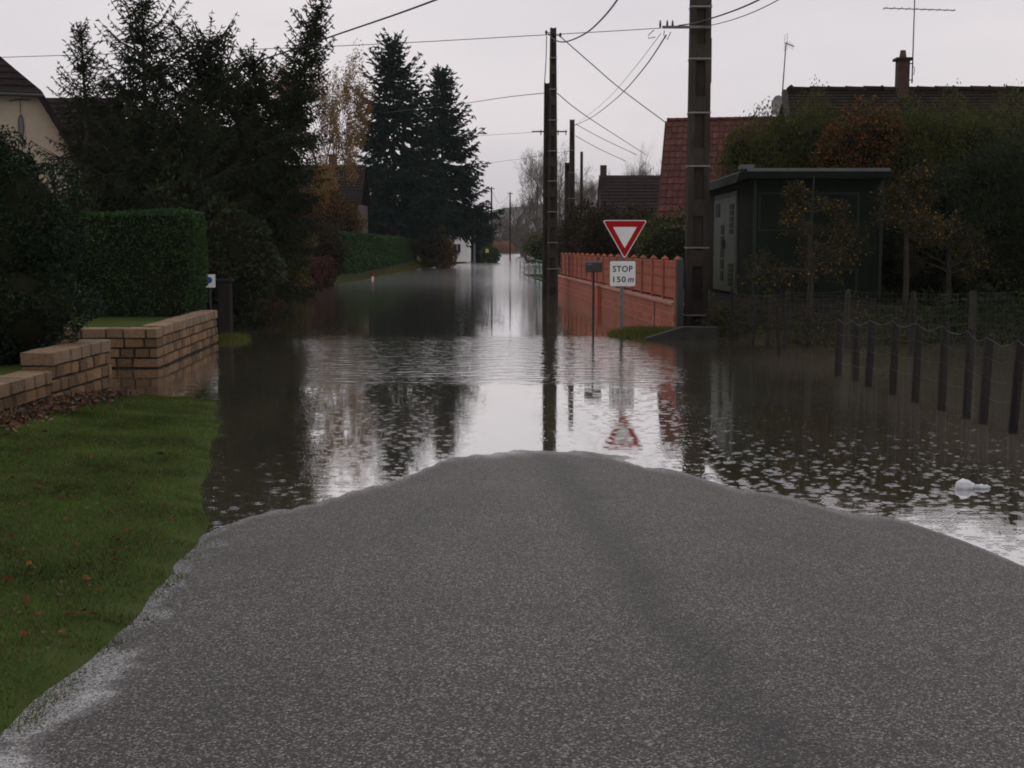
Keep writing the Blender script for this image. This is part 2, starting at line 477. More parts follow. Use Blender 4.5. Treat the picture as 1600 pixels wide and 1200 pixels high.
def asphalt():
    m, nt, b = nt_new('wet_chip_asphalt')
    g = N(nt, 'ShaderNodeNewGeometry')
    pos = g.outputs['Position']
    vo = N(nt, 'ShaderNodeTexVoronoi', Scale=132.0)
    vo.feature = 'F1'
    nt.links.new(pos, vo.inputs['Vector'])
    vo2 = N(nt, 'ShaderNodeTexVoronoi', Scale=160.0)
    nt.links.new(pos, vo2.inputs['Vector'])
    n1 = N(nt, 'ShaderNodeTexNoise', Scale=0.9, Detail=4.0, Roughness=0.6)
    nt.links.new(pos, n1.inputs['Vector'])
    n2 = N(nt, 'ShaderNodeTexNoise', Scale=26.0, Detail=4.0, Roughness=0.7)
    nt.links.new(pos, n2.inputs['Vector'])
    sepc = N(nt, 'ShaderNodeSeparateColor')
    nt.links.new(vo.outputs['Color'], sepc.inputs[0])
    stone = ramp(nt, sepc.outputs[0], [(0.0, (0.003, 0.003, 0.003)), (0.4, (0.025, 0.0242, 0.023)), (0.78, (0.058, 0.054, 0.049)), (1.0, (0.25, 0.226, 0.20))])
    # worn wheel tracks and a darker old joint that wanders down the lane
    sep = N(nt, 'ShaderNodeSeparateXYZ')
    nt.links.new(pos, sep.inputs[0])
    wob = math_n(nt, 'MULTIPLY_ADD', n1.outputs['Fac'], 0.55, -0.27)
    xx = math_n(nt, 'SUBTRACT', math_n(nt, 'ADD', sep.outputs['X'], wob), math_n(nt, 'MULTIPLY_ADD', sep.outputs['Y'], -0.066, 1.17))
    trk = math_n(nt, 'POWER', 2.718, math_n(nt, 'MULTIPLY', math_n(nt, 'MULTIPLY', xx, xx), -34.0))
    large = math_n(nt, 'MULTIPLY_ADD', n1.outputs['Fac'], 0.9, 0.6)
    fine = math_n(nt, 'MULTIPLY_ADD', n2.outputs['Fac'], 0.9, 0.55)
    val = math_n(nt, 'MULTIPLY', math_n(nt, 'MULTIPLY', large, fine), math_n(nt, 'MULTIPLY_ADD', trk, -0.45, 1.0))
    hsv = N(nt, 'ShaderNodeHueSaturation')
    nt.links.new(stone, hsv.inputs['Color'])
    nt.links.new(val, hsv.inputs['Value'])
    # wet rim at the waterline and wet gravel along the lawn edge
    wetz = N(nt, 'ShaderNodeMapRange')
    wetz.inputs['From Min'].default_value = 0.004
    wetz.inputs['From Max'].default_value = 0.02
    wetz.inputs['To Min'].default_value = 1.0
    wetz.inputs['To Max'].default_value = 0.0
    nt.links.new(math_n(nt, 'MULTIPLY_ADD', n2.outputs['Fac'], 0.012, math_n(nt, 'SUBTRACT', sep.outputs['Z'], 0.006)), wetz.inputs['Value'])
    # paler chips and standing wet along the lawn edge (distance to the edge is stored on the mesh)
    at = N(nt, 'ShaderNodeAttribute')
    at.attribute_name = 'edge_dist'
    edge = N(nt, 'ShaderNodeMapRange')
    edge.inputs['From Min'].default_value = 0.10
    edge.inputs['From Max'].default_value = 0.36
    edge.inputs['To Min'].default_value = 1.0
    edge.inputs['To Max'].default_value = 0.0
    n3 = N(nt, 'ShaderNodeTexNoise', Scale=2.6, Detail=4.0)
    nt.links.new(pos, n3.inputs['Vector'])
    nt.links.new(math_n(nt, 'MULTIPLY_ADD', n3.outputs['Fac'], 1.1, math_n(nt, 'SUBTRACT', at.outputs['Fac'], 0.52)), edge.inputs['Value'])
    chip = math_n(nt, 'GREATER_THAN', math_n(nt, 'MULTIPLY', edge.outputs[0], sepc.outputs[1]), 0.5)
    silt_or_shine = math_n(nt, 'GREATER_THAN', math_n(nt, 'MULTIPLY', wetz.outputs[0], sepc.outputs[1]), 0.62)  # sky shine of the wet rim, painted into the colour as paler chips
    chip = math_n(nt, 'MAXIMUM', chip, silt_or_shine)
    chip_mix = N(nt, 'ShaderNodeMixRGB')
    nt.links.new(math_n(nt, 'MULTIPLY', chip, 0.8), chip_mix.inputs['Fac'])
    nt.links.new(hsv.outputs['Color'], chip_mix.inputs['Color1'])
    chip_mix.inputs['Color2'].default_value = (0.33, 0.33, 0.325, 1)
    nt.links.new(chip_mix.outputs['Color'], b.inputs['Base Color'])
    wet = math_n(nt, 'MAXIMUM', math_n(nt, 'MULTIPLY', wetz.outputs[0], 0.35), math_n(nt, 'MULTIPLY', edge.outputs[0], math_n(nt, 'POWER', sepc.outputs[2], 0.7)))
    rough = math_n(nt, 'MULTIPLY_ADD', wet, -0.44, 0.56)
    nt.links.new(rough, b.inputs['Roughness'])
    b.inputs['Specular IOR Level'].default_value = 0.28
    nt.links.new(math_n(nt, 'MULTIPLY', wet, 0.9), b.inputs['Coat Weight'])
    b.inputs['Coat IOR'].default_value = 1.7
    b.inputs['Coat Roughness'].default_value = 0.08
    h = math_n(nt, 'MULTIPLY_ADD', vo.outputs['Distance'], -0.0035, math_n(nt, 'MULTIPLY', n2.outputs['Fac'], 0.004))
    bp = N(nt, 'ShaderNodeBump', Strength=0.8, Distance=1.0)
    nt.links.new(math_n(nt, 'MULTIPLY', h, math_n(nt, 'MULTIPLY_ADD', wet, -0.8, 1.0)), bp.inputs['Height'])
    nt.links.new(bp.outputs['Normal'], b.inputs['Normal'])
    return m


def water_mat():
    m, nt, b = nt_new('flood_water')
    nt.nodes.remove(b)
    out = nt.nodes['Material Output']
    g = N(nt, 'ShaderNodeNewGeometry')
    pos = g.outputs['Position']
    sep = N(nt, 'ShaderNodeSeparateXYZ')
    nt.links.new(pos, sep.inputs[0])
    # wind ripples, in patches
    mp = N(nt, 'ShaderNodeMapping')
    mp.inputs['Scale'].default_value = (0.35, 1.0, 1.0)
    nt.links.new(pos, mp.inputs['Vector'])
    rip = N(nt, 'ShaderNodeTexNoise', Scale=5.5, Detail=3.0, Roughness=0.55)
    nt.links.new(mp.outputs[0], rip.inputs['Vector'])
    mp2 = N(nt, 'ShaderNodeMapping')
    mp2.inputs['Scale'].default_value = (0.10, 0.30, 1.0)
    mp2.inputs['Location'].default_value = (3.3, 1.7, 0)
    nt.links.new(pos, mp2.inputs['Vector'])
    patch = N(nt, 'ShaderNodeTexNoise', Scale=1.0, Detail=3.0, Roughness=0.5)
    nt.links.new(mp2.outputs[0], patch.inputs['Vector'])
    pm = N(nt, 'ShaderNodeMapRange')
    pm.inputs['From Min'].default_value = 0.42
    pm.inputs['From Max'].default_value = 0.68
    nt.links.new(patch.outputs['Fac'], pm.inputs['Value'])
    # the current that runs over the lane between the walls, 18 to 31 m off
    def band(v, a0, a1, a2, a3):
        r1 = N(nt, 'ShaderNodeMapRange')
        r1.interpolation_type = 'SMOOTHSTEP'
        r1.inputs['From Min'].default_value = a0
        r1.inputs['From Max'].default_value = a1
        nt.links.new(v, r1.inputs['Value'])
        r2 = N(nt, 'ShaderNodeMapRange')
        r2.interpolation_type = 'SMOOTHSTEP'
        r2.inputs['From Min'].default_value = a2
        r2.inputs['From Max'].default_value = a3
        r2.inputs['To Min'].default_value = 1.0
        r2.inputs['To Max'].default_value = 0.0
        nt.links.new(v, r2.inputs['Value'])
        return math_n(nt, 'MULTIPLY', r1.outputs[0], r2.outputs[0])
    yw = math_n(nt, 'MULTIPLY_ADD', patch.outputs['Fac'], 7.0, math_n(nt, 'SUBTRACT', sep.outputs['Y'], 3.5))
    cur = math_n(nt, 'MULTIPLY', band(yw, 18.5, 20.5, 27.5, 30.5), band(sep.outputs['X'], -5.6, -3.8, 2.2, 4.2))
    amp = math_n(nt, 'ADD', math_n(nt, 'MULTIPLY_ADD', pm.outputs[0], 0.0014, 0.0003), math_n(nt, 'MULTIPLY', cur, 0.013))
    h1 = math_n(nt, 'MULTIPLY', math_n(nt, 'SUBTRACT', rip.outputs['Fac'], 0.5), amp)
    # raindrop rings
    def drops(scale, seed, lam, a):
        mpd = N(nt, 'ShaderNodeMapping')
        mpd.inputs['Location'].default_value = (seed * 3.1, seed * 1.7, 0)
        nt.links.new(pos, mpd.inputs['Vector'])
        vo = N(nt, 'ShaderNodeTexVoronoi', Scale=scale)
        vo.voronoi_dimensions = '2D'
        nt.links.new(mpd.outputs[0], vo.inputs['Vector'])
        d = math_n(nt, 'DIVIDE', vo.outputs['Distance'], scale)          # metres
        sc = N(nt, 'ShaderNodeSeparateColor')
        nt.links.new(vo.outputs['Color'], sc.inputs[0])
        r0 = math_n(nt, 'MULTIPLY', sc.outputs[0], 0.30 / scale)
        dd = math_n(nt, 'SUBTRACT', d, r0)
        env = math_n(nt, 'POWER', 2.718, math_n(nt, 'MULTIPLY', math_n(nt, 'MULTIPLY', dd, dd), -1.0 / (lam * lam * 0.7)))
        on = math_n(nt, 'GREATER_THAN', sc.outputs[1], 0.5)
        wv = math_n(nt, 'SINE', math_n(nt, 'MULTIPLY', dd, 2 * math.pi / lam))
        return math_n(nt, 'MULTIPLY', math_n(nt, 'MULTIPLY', wv, env), math_n(nt, 'MULTIPLY', on, a))
    h2 = math_n(nt, 'ADD', drops(6.0, 1.0, 0.038, 0.00040), drops(10.5, 5.0, 0.026, 0.00017))
    fade = N(nt, 'ShaderNodeMapRange')      # the shower is dying out: drops fall mostly on the near water
    fade.inputs['From Min'].default_value = 12.0
    fade.inputs['From Max'].default_value = 45.0
    fade.inputs['To Min'].default_value = 1.0
    fade.inputs['To Max'].default_value = 0.35
    nt.links.new(sep.outputs['Y'], fade.inputs['Value'])
    calm = math_n(nt, 'SUBTRACT', 1.0, math_n(nt, 'MULTIPLY', band(sep.outputs['X'], -1.5, -0.6, 0.6, 1.2), 0.7))   # slack water over the crown of the lane
    h = math_n(nt, 'ADD', h1, math_n(nt, 'MULTIPLY', h2, math_n(nt, 'MULTIPLY', fade.outputs[0], calm)))
    bp = N(nt, 'ShaderNodeBump', Strength=1.0, Distance=1.0)
    nt.links.new(h, bp.inputs['Height'])
    dif = N(nt, 'ShaderNodeBsdfDiffuse')
    nz = N(nt, 'ShaderNodeTexNoise', Scale=0.25, Detail=3.0)
    nt.links.new(pos, nz.inputs['Vector'])
    silt_or_shine = N(nt, 'ShaderNodeMixRGB')        # thick silt stirred up in the flooded field on the right
    nt.links.new(ramp(nt, nz.outputs['Fac'], [(0.3, (0.072, 0.066, 0.043)), (0.7, (0.115, 0.096, 0.060))]), silt_or_shine.inputs['Color1'])
    silt_or_shine.inputs['Color2'].default_value = (0.23, 0.195, 0.14, 1)
    nt.links.new(band(math_n(nt, 'MULTIPLY_ADD', nz.outputs['Fac'], 1.5, sep.outputs['X']), 4.6, 6.4, 40.0, 60.0), silt_or_shine.inputs['Fac'])
    nt.links.new(silt_or_shine.outputs['Color'], dif.inputs['Color'])
    gl = N(nt, 'ShaderNodeBsdfGlossy', Roughness=0.03)
    rg = N(nt, 'ShaderNodeMapRange')        # ripples too small to see further off
    rg.interpolation_type = 'SMOOTHSTEP'
    rg.inputs['From Min'].default_value = 22.0
    rg.inputs['From Max'].default_value = 85.0
    rg.inputs['To Min'].default_value = 0.035
    rg.inputs['To Max'].default_value = 0.14
    nt.links.new(sep.outputs['Y'], rg.inputs['Value'])
    nt.links.new(rg.outputs[0], gl.inputs['Roughness'])
    gl.inputs['Color'].default_value = (0.97, 0.97, 0.97, 1)
    nt.links.new(bp.outputs['Normal'], gl.inputs['Normal'])
    lw = N(nt, 'ShaderNodeLayerWeight')
    lw.inputs['Blend'].default_value = 0.5
    fac = math_n(nt, 'POWER', lw.outputs['Facing'], 1.25)
    mx = N(nt, 'ShaderNodeMixShader')
    nt.links.new(fac, mx.inputs['Fac'])
    nt.links.new(dif.outputs[0], mx.inputs[1])
    nt.links.new(gl.outputs[0], mx.inputs[2])
    nt.links.new(mx.outputs[0], out.inputs['Surface'])
    return m


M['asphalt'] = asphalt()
M['water'] = water_mat()


# ------------------------------------------------------------------ foliage helpers
def rnd_unit(n):
    v = rng.normal(size=(n, 3))
    return v / np.linalg.norm(v, axis=1)[:, None]


def nrm(v):
    return v / np.maximum(np.linalg.norm(v, axis=1), 1e-9)[:, None]


def quads_mesh(name, P):
    """P: (n, k, 3) vertices of n separate k-gons"""
    n, k = P.shape[0], P.shape[1]
    me = bpy.data.meshes.new(name)
    me.vertices.add(n * k)
    me.vertices.foreach_set('co', P.reshape(-1).astype(np.float32))
    me.loops.add(n * k)
    me.loops.foreach_set('vertex_index', np.arange(n * k, dtype=np.int32))
    me.polygons.add(n)
    me.polygons.foreach_set('loop_start', np.arange(0, n * k, k, dtype=np.int32))
    me.polygons.foreach_set('loop_total', np.full(n, k, dtype=np.int32))
    me.update(calc_edges=True)
    return me


def leaves(name, C, A, B, L, W, mat, parent=None, kind=None):
    """diamond leaves: centre C, long axis A, side axis B, half sizes L, W"""
    A, B = nrm(A), nrm(B)
    L = np.broadcast_to(np.asarray(L, float), (len(C),))[:, None]
    W = np.broadcast_to(np.asarray(W, float), (len(C),))[:, None]
    P = np.stack([C - A * L, C + B * W, C + A * L, C - B * W], axis=1)
    o = link(name, quads_mesh(name, P), mat, parent)
    if kind:
        o['kind'] = kind
    return o


def side_of(A):
    return nrm(np.cross(A, rnd_unit(len(A))))


def blades(name, X, Y, Z, hgt, wid, mat, parent=None, lean=0.5):
    n = len(X)
    base = np.stack([X, Y, Z], 1)
    az = rng.uniform(0, 2 * np.pi, n)
    s = np.stack([np.cos(az), np.sin(az), np.zeros(n)], 1)
    h = hgt * rng.uniform(0.5, 1.2, n)
    tip = base + np.stack([rng.normal(0, lean, n) * h, rng.normal(0, lean, n) * h, h], 1)
    P = np.stack([base - s * wid / 2, base + s * wid / 2, tip], 1)
    return link(name, quads_mesh(name, P), mat, parent)


def hedge(name, label, x0, x1, y0, y1, z0, z1, n, size, mat, loc=(0, 0, 0), rz=0.0, group=None, rough=0.06, cat='hedge'):
    root = empty(name, loc, rz, label, cat, group)
    mb = MB()
    c = 0.13
    mb.box(((x0 + x1) / 2, (y0 + y1) / 2, (z0 + z1 - c) / 2), (x1 - x0 - 2 * c, y1 - y0 - 2 * c, z1 - z0 - c))
    mb.build('branches', M['twig'], root)  # solid box added inside the leaves to block light
    ax, ay, at = (y1 - y0) * (z1 - z0), (x1 - x0) * (z1 - z0), (x1 - x0) * (y1 - y0)
    ar = np.array([ax, ax, ay, ay, at])
    face = rng.choice(5, n, p=ar / ar.sum())
    u, v = rng.random(n), rng.random(n)
    C = np.zeros((n, 3))
    Nn = np.zeros((n, 3))
    for k in range(5):
        q = face == k
        if k < 2:
            C[q] = np.stack([np.full(q.sum(), x0 if k == 0 else x1), y0 + u[q] * (y1 - y0), z0 + v[q] * (z1 - z0)], 1)
            Nn[q, 0] = -1 if k == 0 else 1
        elif k < 4:
            C[q] = np.stack([x0 + u[q] * (x1 - x0), np.full(q.sum(), y0 if k == 2 else y1), z0 + v[q] * (z1 - z0)], 1)
            Nn[q, 1] = -1 if k == 2 else 1
        else:
            C[q] = np.stack([x0 + u[q] * (x1 - x0), y0 + v[q] * (y1 - y0), np.full(q.sum(), z1)], 1)
            Nn[q, 2] = 1
    # soften the corners, let the faces billow
    ctr = np.array([(x0 + x1) / 2, (y0 + y1) / 2, (z0 + z1) / 2])
    hs = np.array([(x1 - x0) / 2, (y1 - y0) / 2, (z1 - z0) / 2])
    rr = 0.16
    q = C - ctr
    inner = np.clip(q, -(hs - rr), hs - rr)
    dlt = q - inner
    ln = np.linalg.norm(dlt, axis=1)
    k = ln > 1e-6
    q[k] = inner[k] + dlt[k] / ln[k][:, None] * rr
    C = ctr + q
    bil = 0.05 * np.sin(C[:, 0] * 2.3 + C[:, 2] * 1.9) + 0.05 * np.sin(C[:, 1] * 1.7 + C[:, 2] * 2.6 + 1.0)
    C += Nn * (bil - np.abs(rng.normal(0, rough, n)))[:, None] + rng.normal(0, 0.015, (n, 3))
    A = nrm(rnd_unit(n) + Nn * 0.5 + np.array([0, 0, 0.35]))
    L = size * rng.uniform(0.6, 1.3, n)
    leaves('foliage', C, A, side_of(A), L, L * 0.55, mat, root)
    return root


def ico(sub=2):
    import bmesh
    bm = bmesh.new()
    bmesh.ops.create_icosphere(bm, subdivisions=sub, radius=1.0)
    v = [tuple(p.co) for p in bm.verts]
    f = [tuple(p.index for p in q.verts) for q in bm.faces]
    bm.free()
    return np.array(v), f


ICO2 = ico(2)
ICO3 = ico(3)


def bush(name, label, loc, ell, n, size, mat, group=None, cat='bush', asp=0.5, core=0.8, jit=0.09, stem=True, up=0.3, fuzz=0.0):
    """ell: list of (cx, cy, cz, rx, ry, rz) lobes above loc"""
    root = empty(name, loc, 0, label, cat, group)
    mb = MB()
    for (cx, cy, cz, rx, ry, rz) in ell:
        v, f = ICO2
        s = core * (1 + 0.10 * np.sin(v[:, 0] * 5 + cx) + 0.08 * np.sin(v[:, 1] * 6 + v[:, 2] * 5))
        p = v * s[:, None] * np.array([rx, ry, rz]) + np.array([cx, cy, cz])
        mb.add(p.tolist(), f)
    if core > 0:
        mb.build('branches', M['twig'], root, smooth=True)  # solid lobes added behind the foliage so no light passes through
    if stem:
        mbs = MB()
        zmin = min(e[2] for e in ell)
        rr = max(0.03, ell[0][3] * 0.06)
        mbs.tube([(ell[0][0], ell[0][1], -0.3), (ell[0][0], ell[0][1], zmin)], [rr, rr * 0.7], 6)
        mbs.build('stem', M['bark_dark'], root)
    ar = np.array([(e[3] * e[4] + e[3] * e[5] + e[4] * e[5]) for e in ell])
    which = rng.choice(len(ell), n, p=ar / ar.sum())
    E = np.array(ell)[which]
    d = rnd_unit(n)
    bump = 1 + 0.12 * np.sin(d[:, 0] * 6 + which) + 0.10 * np.sin(d[:, 1] * 7 + 2 * which) + 0.10 * np.sin(d[:, 2] * 8 + which)
    rad = bump * (1 - np.abs(rng.normal(0, jit, n)) + fuzz * rng.random(n) ** 4)
    C = E[:, :3] + d * E[:, 3:] * rad[:, None]
    keep = np.ones(n, bool)
    for i, e in enumerate(ell):
        q = (C - np.array(e[:3])) / np.array(e[3:])
        keep &= (which == i) | (np.linalg.norm(q, axis=1) > 0.66)
    keep &= C[:, 2] > -0.05
    C, d = C[keep], d[keep]
    m = len(C)
    A = nrm(rnd_unit(m) + d * 0.7 + np.array([0, 0, up]))
    L = size * rng.uniform(0.6, 1.3, m)
    leaves('foliage', C, A, side_of(A), L, L * asp, mat, root)
    return root


def spruce(name, label, loc, H, Rb, mat, size, whorls, seed, group=None, lean=(0, 0), low=0.06, dens=1.0, power=0.85, droop=0.25, width=0.2, bark='bark_dark', gappy=0.15, irr=(0.72, 1.15), hang=0.0, lp=2.2):
    r = np.random.default_rng(seed)
    root = empty(name, loc, 0, label, 'tree', group)

    def axis(h):
        t = h / H
        return np.array([lean[0] * t ** lp, lean[1] * t ** lp, h])
    mb = MB()
    hs = np.linspace(0, H * 0.995, 9)
    r0 = 0.014 * H + 0.03
    mb.tube([tuple(axis(h) - np.array([0, 0, 0.3 if h == 0 else 0])) for h in hs], [r0 * (1 - h / H) + 0.012 for h in hs], 7)
    mb.build('trunk', M[bark], root)
    wood = MB()
    Cs, As, Ls = [], [], []
    for w in range(whorls):
        tw = (w + 0.5) / whorls
        h = H * (low + (0.985 - low) * tw ** 0.92)
        nb = int(r.integers(5, 8)) if tw < 0.9 else 5
        a0 = r.uniform(0, 6.28)
        for bi in range(nb):
            if r.random() < gappy and tw < 0.93:
                continue
            az = a0 + 6.283 * bi / nb + r.normal(0, 0.2)
            Lb = Rb * (1 - h / H) ** power * r.uniform(*irr) + 0.012 * H
            el0 = -0.25 + 0.95 * tw ** 1.5 + r.normal(0, 0.08)
            k = max(4, int(Lb / (size * 1.1)))
            t = np.linspace(0.0, 1.0, k)
            hor = np.array([math.cos(az), math.sin(az), 0])
            rise = Lb * (math.tan(el0) * t * 0.9 - droop * t ** 1.4 * (1 - tw) + 0.32 * t ** 3)
            hh = h + r.normal(0, 0.01 * H)
            P = axis(hh)[None] + hor[None] * (Lb * t)[:, None] * math.cos(el0 * 0.5) + np.array([0, 0, 1.0])[None] * rise[:, None]
            if Lb > 0.25:
                wood.tube([tuple(P[0]), tuple(P[k // 2]), tuple(P[-1])], [0.010 * Lb + 0.006, 0.006 * Lb + 0.005, 0.004], 3, cap=False)
            side = np.array([-hor[1], hor[0], 0])
            # needles right along the branch, then twigs to both sides with hanging needles
            for i in range(k):
                f = t[i]
                if f < 0.12 and tw < 0.8:
                    continue
                d = (P[min(i + 1, k - 1)] - P[max(i - 1, 0)])
                d = d / max(np.linalg.norm(d), 1e-6)
                tl = Lb * 0.42 * (1.05 - f) * r.uniform(0.6, 1.2) + size * 0.7
                for sgn in (-1, 1):
                    m = max(1, int(dens * tl / (size * 0.9)))
                    s = (np.arange(m) + r.random()) / m
                    td = side * sgn * 0.85 + d * 0.7 + np.array([0, 0, 0.05 - 0.3 * (1 - tw)])
                    td = td / np.linalg.norm(td)
                    if hang:
                        td = td * 0.75 + np.array([r.normal(0, 0.3), r.normal(0, 0.3), -hang * r.uniform(0.0, 1.3)])
                        td = td / np.linalg.norm(td)
                    c = P[i][None] + td[None] * (tl * s)[:, None] + r.normal(0, size * 0.16, (m, 3))
                    c[:, 2] -= (1 - tw) * 0.10 * tl * s
                    Cs.append(c)
                    As.append(td[None] + r.normal(0, 0.35, (m, 3)) + np.array([0, 0, -0.25 * (1 - tw)]))
                    Ls.append(size * r.uniform(0.6, 1.15, m))
                Cs.append(P[i][None])
                As.append(d[None])
                Ls.append(np.array([size]))
    # the leader
    m = 14
    hh = np.linspace(0.93, 1.0, m) * H
    for h in hh:
        Cs.append(axis(h)[None] + r.normal(0, 0.02, (1, 3)))
        As.append(np.array([[r.normal(0, 0.5), r.normal(0, 0.5), 1.0]]))
        Ls.append(np.array([size * 0.7]))
    if wood.v:
        wood.build('branches', M[bark], root, fix=False)
    C, A, L = np.concatenate(Cs), nrm(np.concatenate(As)), np.concatenate(Ls)
    # a spray seen from above is broad, from the side thin: two crossed leaves
    B1 = nrm(np.cross(A, np.array([0, 0, 1.0])[None] + rng.normal(0, 0.35, A.shape)))
    B2 = nrm(np.cross(A, B1))
    C2 = np.concatenate([C, C])
    leaves('needles', C2, np.concatenate([A, A]), np.concatenate([B1, B2]), np.concatenate([L, L]),
           np.concatenate([L * width, L * width * 0.9]), mat, root)
    return root


def grow(mb, p, d, length, rad, level, spread, nch, r, droop=0.0, up=0.0, k=5, ends=None, minlev=0, rr=0.55, lr=0.72):
    """recursive limbs; ends collects (point, direction, level) of the fine twigs"""
    p = np.array(p, float)
    d = np.array(d, float)
    d /= np.linalg.norm(d)
    n = 4 if level > 1 else 3
    pts, rads = [p.copy()], [rad]
    q, dd = p.copy(), d.copy()
    for i in range(n):
        dd = dd + r.normal(0, 0.10, 3) + np.array([0, 0, up - droop * (0.6 if level < 2 else 0.15)])
        dd /= np.linalg.norm(dd)
        q = q + dd * length / n
        pts.append(q.copy())
        rads.append(rad * (1 - (1 - rr) * (i + 1) / n))
    mb.tube([tuple(x) for x in pts], rads, k if level > 1 else 3, cap=False)
    if ends is not None and level <= 1:
        for a, b in zip(pts[1:], pts[:-1]):
            ends.append((a, (a - b) / max(np.linalg.norm(a - b), 1e-6), level))
    if level <= minlev:
        return
    for c in range(nch):
        f = r.uniform(0.35, 1.0) if c else 1.0
        i = min(n - 1, int(f * n))
        base = pts[i] + (pts[i + 1] - pts[i]) * (f * n - i) if f < 1 else pts[-1]
        side = np.cross(dd, r.normal(0, 1, 3))
        side /= max(np.linalg.norm(side), 1e-6)
        ang = r.uniform(0.35, 1.0) * spread * (0.5 if c == 0 else 1)
        nd = dd * math.cos(ang) + side * math.sin(ang)
        grow(mb, base, nd, length * lr * r.uniform(0.75, 1.15), rads[i + 1] * (0.9 if c == 0 else 0.65), level - 1, spread, nch, r, droop, up, k, ends, minlev, rr, lr)


# ================================================================== THE SETTING
# shoreline of the asphalt hump, read as points on the water level
SH = [on_z(*p) for p in [(225, 905), (262, 862), (300, 838), (360, 820), (430, 797), (500, 783), (560, 768), (610, 752), (655, 735), (700, 719), (750, 708),
                         (810, 705), (870, 703), (925, 707), (970, 716), (1010, 729), (1060, 738), (1100, 748), (1150, 762), (1200, 771), (1270, 786),
                         (1330, 800), (1385, 808), (1430, 820), (1490, 838), (1540, 858), (1600, 882)]]
SHX = np.array([p.x for p in SH] + [4.2, 6.0])
SHY = np.array([p.y for p in SH] + [6.2, 2.5])
SHX = np.concatenate([[-3.2, -2.5], SHX])
SHY = np.concatenate([[6.0, 7.6], SHY])
_o = np.argsort(SHX)
SHX, SHY = SHX[_o], SHY[_o]
FING = on_z(1000, 715)


def road_z(x, y):
    ys = np.interp(x, SHX, SHY)
    z = 0.036 * (ys - y)
    near = np.exp(-((y - ys) / 1.5) ** 2)
    z = z + near * (0.003 * np.sin(x * 9.1 + 0.7) + 0.002 * np.sin(x * 23.0 + y * 11))
    # a low tongue of tarmac on the right of the tip
    z = z + 0.016 * np.exp(-((x - FING.x) / 0.26) ** 2 - ((y - FING.y - 0.05) / 0.14) ** 2)
    return z


def edge_x(y):
    """left edge of the tarmac / lawn"""
    return np.interp(y, [-4, 3.5, 4.7, 5.9, 7.4, 8.8, 9.6], [-1.75, -1.90, -1.93, -1.90, -2.02, -2.20, -2.5])


# lawn between the tarmac and the stone wall
LSY = np.array([3.0, 4.7, 7.4, 8.75, 9.6, 11.3, 13.0, 14.6, 15.6, 16.6, 17.4])
LSX = np.array([-1.92, -1.95, -2.04, -2.22, -2.38, -2.82, -3.1, -3.45, -3.62, -3.9, -5.3])


def lawn_edge(y):
    return np.interp(y, LSY, LSX) + 0.035 * np.sin(np.asarray(y) * 2.3) + 0.012 * np.sin(np.asarray(y) * 7.0)


mb = MB()
rx = np.linspace(-2.9, 6.0, 120)
ry = np.concatenate([np.linspace(-8, 3, 24), np.linspace(3.12, 14.5, 150)])
XX, YY = np.meshgrid(rx, ry)
ZZ = np.maximum(road_z(XX, YY), -0.2)
for j in range(len(ry)):
    for i in range(len(rx)):
        mb.v.append((rx[i], ry[j], float(ZZ[j, i])))
for j in range(len(ry) - 1):
    for i in range(len(rx) - 1):
        a = j * len(rx) + i
        mb.f.append((a, a + 1, a + len(rx) + 1, a + len(rx)))
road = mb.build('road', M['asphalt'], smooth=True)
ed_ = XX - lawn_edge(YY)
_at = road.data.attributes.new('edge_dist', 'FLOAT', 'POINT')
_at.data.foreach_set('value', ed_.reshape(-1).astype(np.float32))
tag(road, 'wet grey chip asphalt lane rising out of the flood', 'road', kind='structure')


def lawn_z(x, y):
    e = lawn_edge(y)
    basez = np.where(y < 8.9, np.maximum(road_z(e, y), 0.0), 0.0)
    far = np.clip((17.35 - y) / 1.6, 0, 1)
    z = basez + 0.012 + (0.055 * np.clip(e - x, 0, 4) + 0.02 * sm(0, 0.3, e - x)) * (0.35 + 0.65 * far)
    z = z + 0.012 * np.sin(x * 2.1 + y) * sm(0, 0.6, e - x)
    z = z - 0.25 * np.clip(x - e, 0, 1) - 0.05 * np.clip(y - 17.25, 0, 1)
    # a shallow puddle in the far corner
    z = z - 0.045 * np.exp(-((x + 4.15) / 0.5) ** 2 - ((y - 15.6) / 0.7) ** 2)
    return z


mb = MB()
ly = np.linspace(1.0, 18.4, 120)
ss = np.linspace(0, 1, 46)
for y in ly:
    e = float(lawn_edge(y))
    for s in ss:
        x = e + 0.12 - s * (e + 0.12 + 6.0)
        mb.v.append((x, y, float(lawn_z(x, y))))
ns = len(ss)
for j in range(len(ly) - 1):
    for i in range(ns - 1):
        a = j * ns + i
        mb.f.append((a + 1, a, a + ns, a + ns + 1))
tag(mb.build('lawn', M['turf'], smooth=True), 'sloping green lawn between the lane and the stone wall', 'lawn', kind='structure')


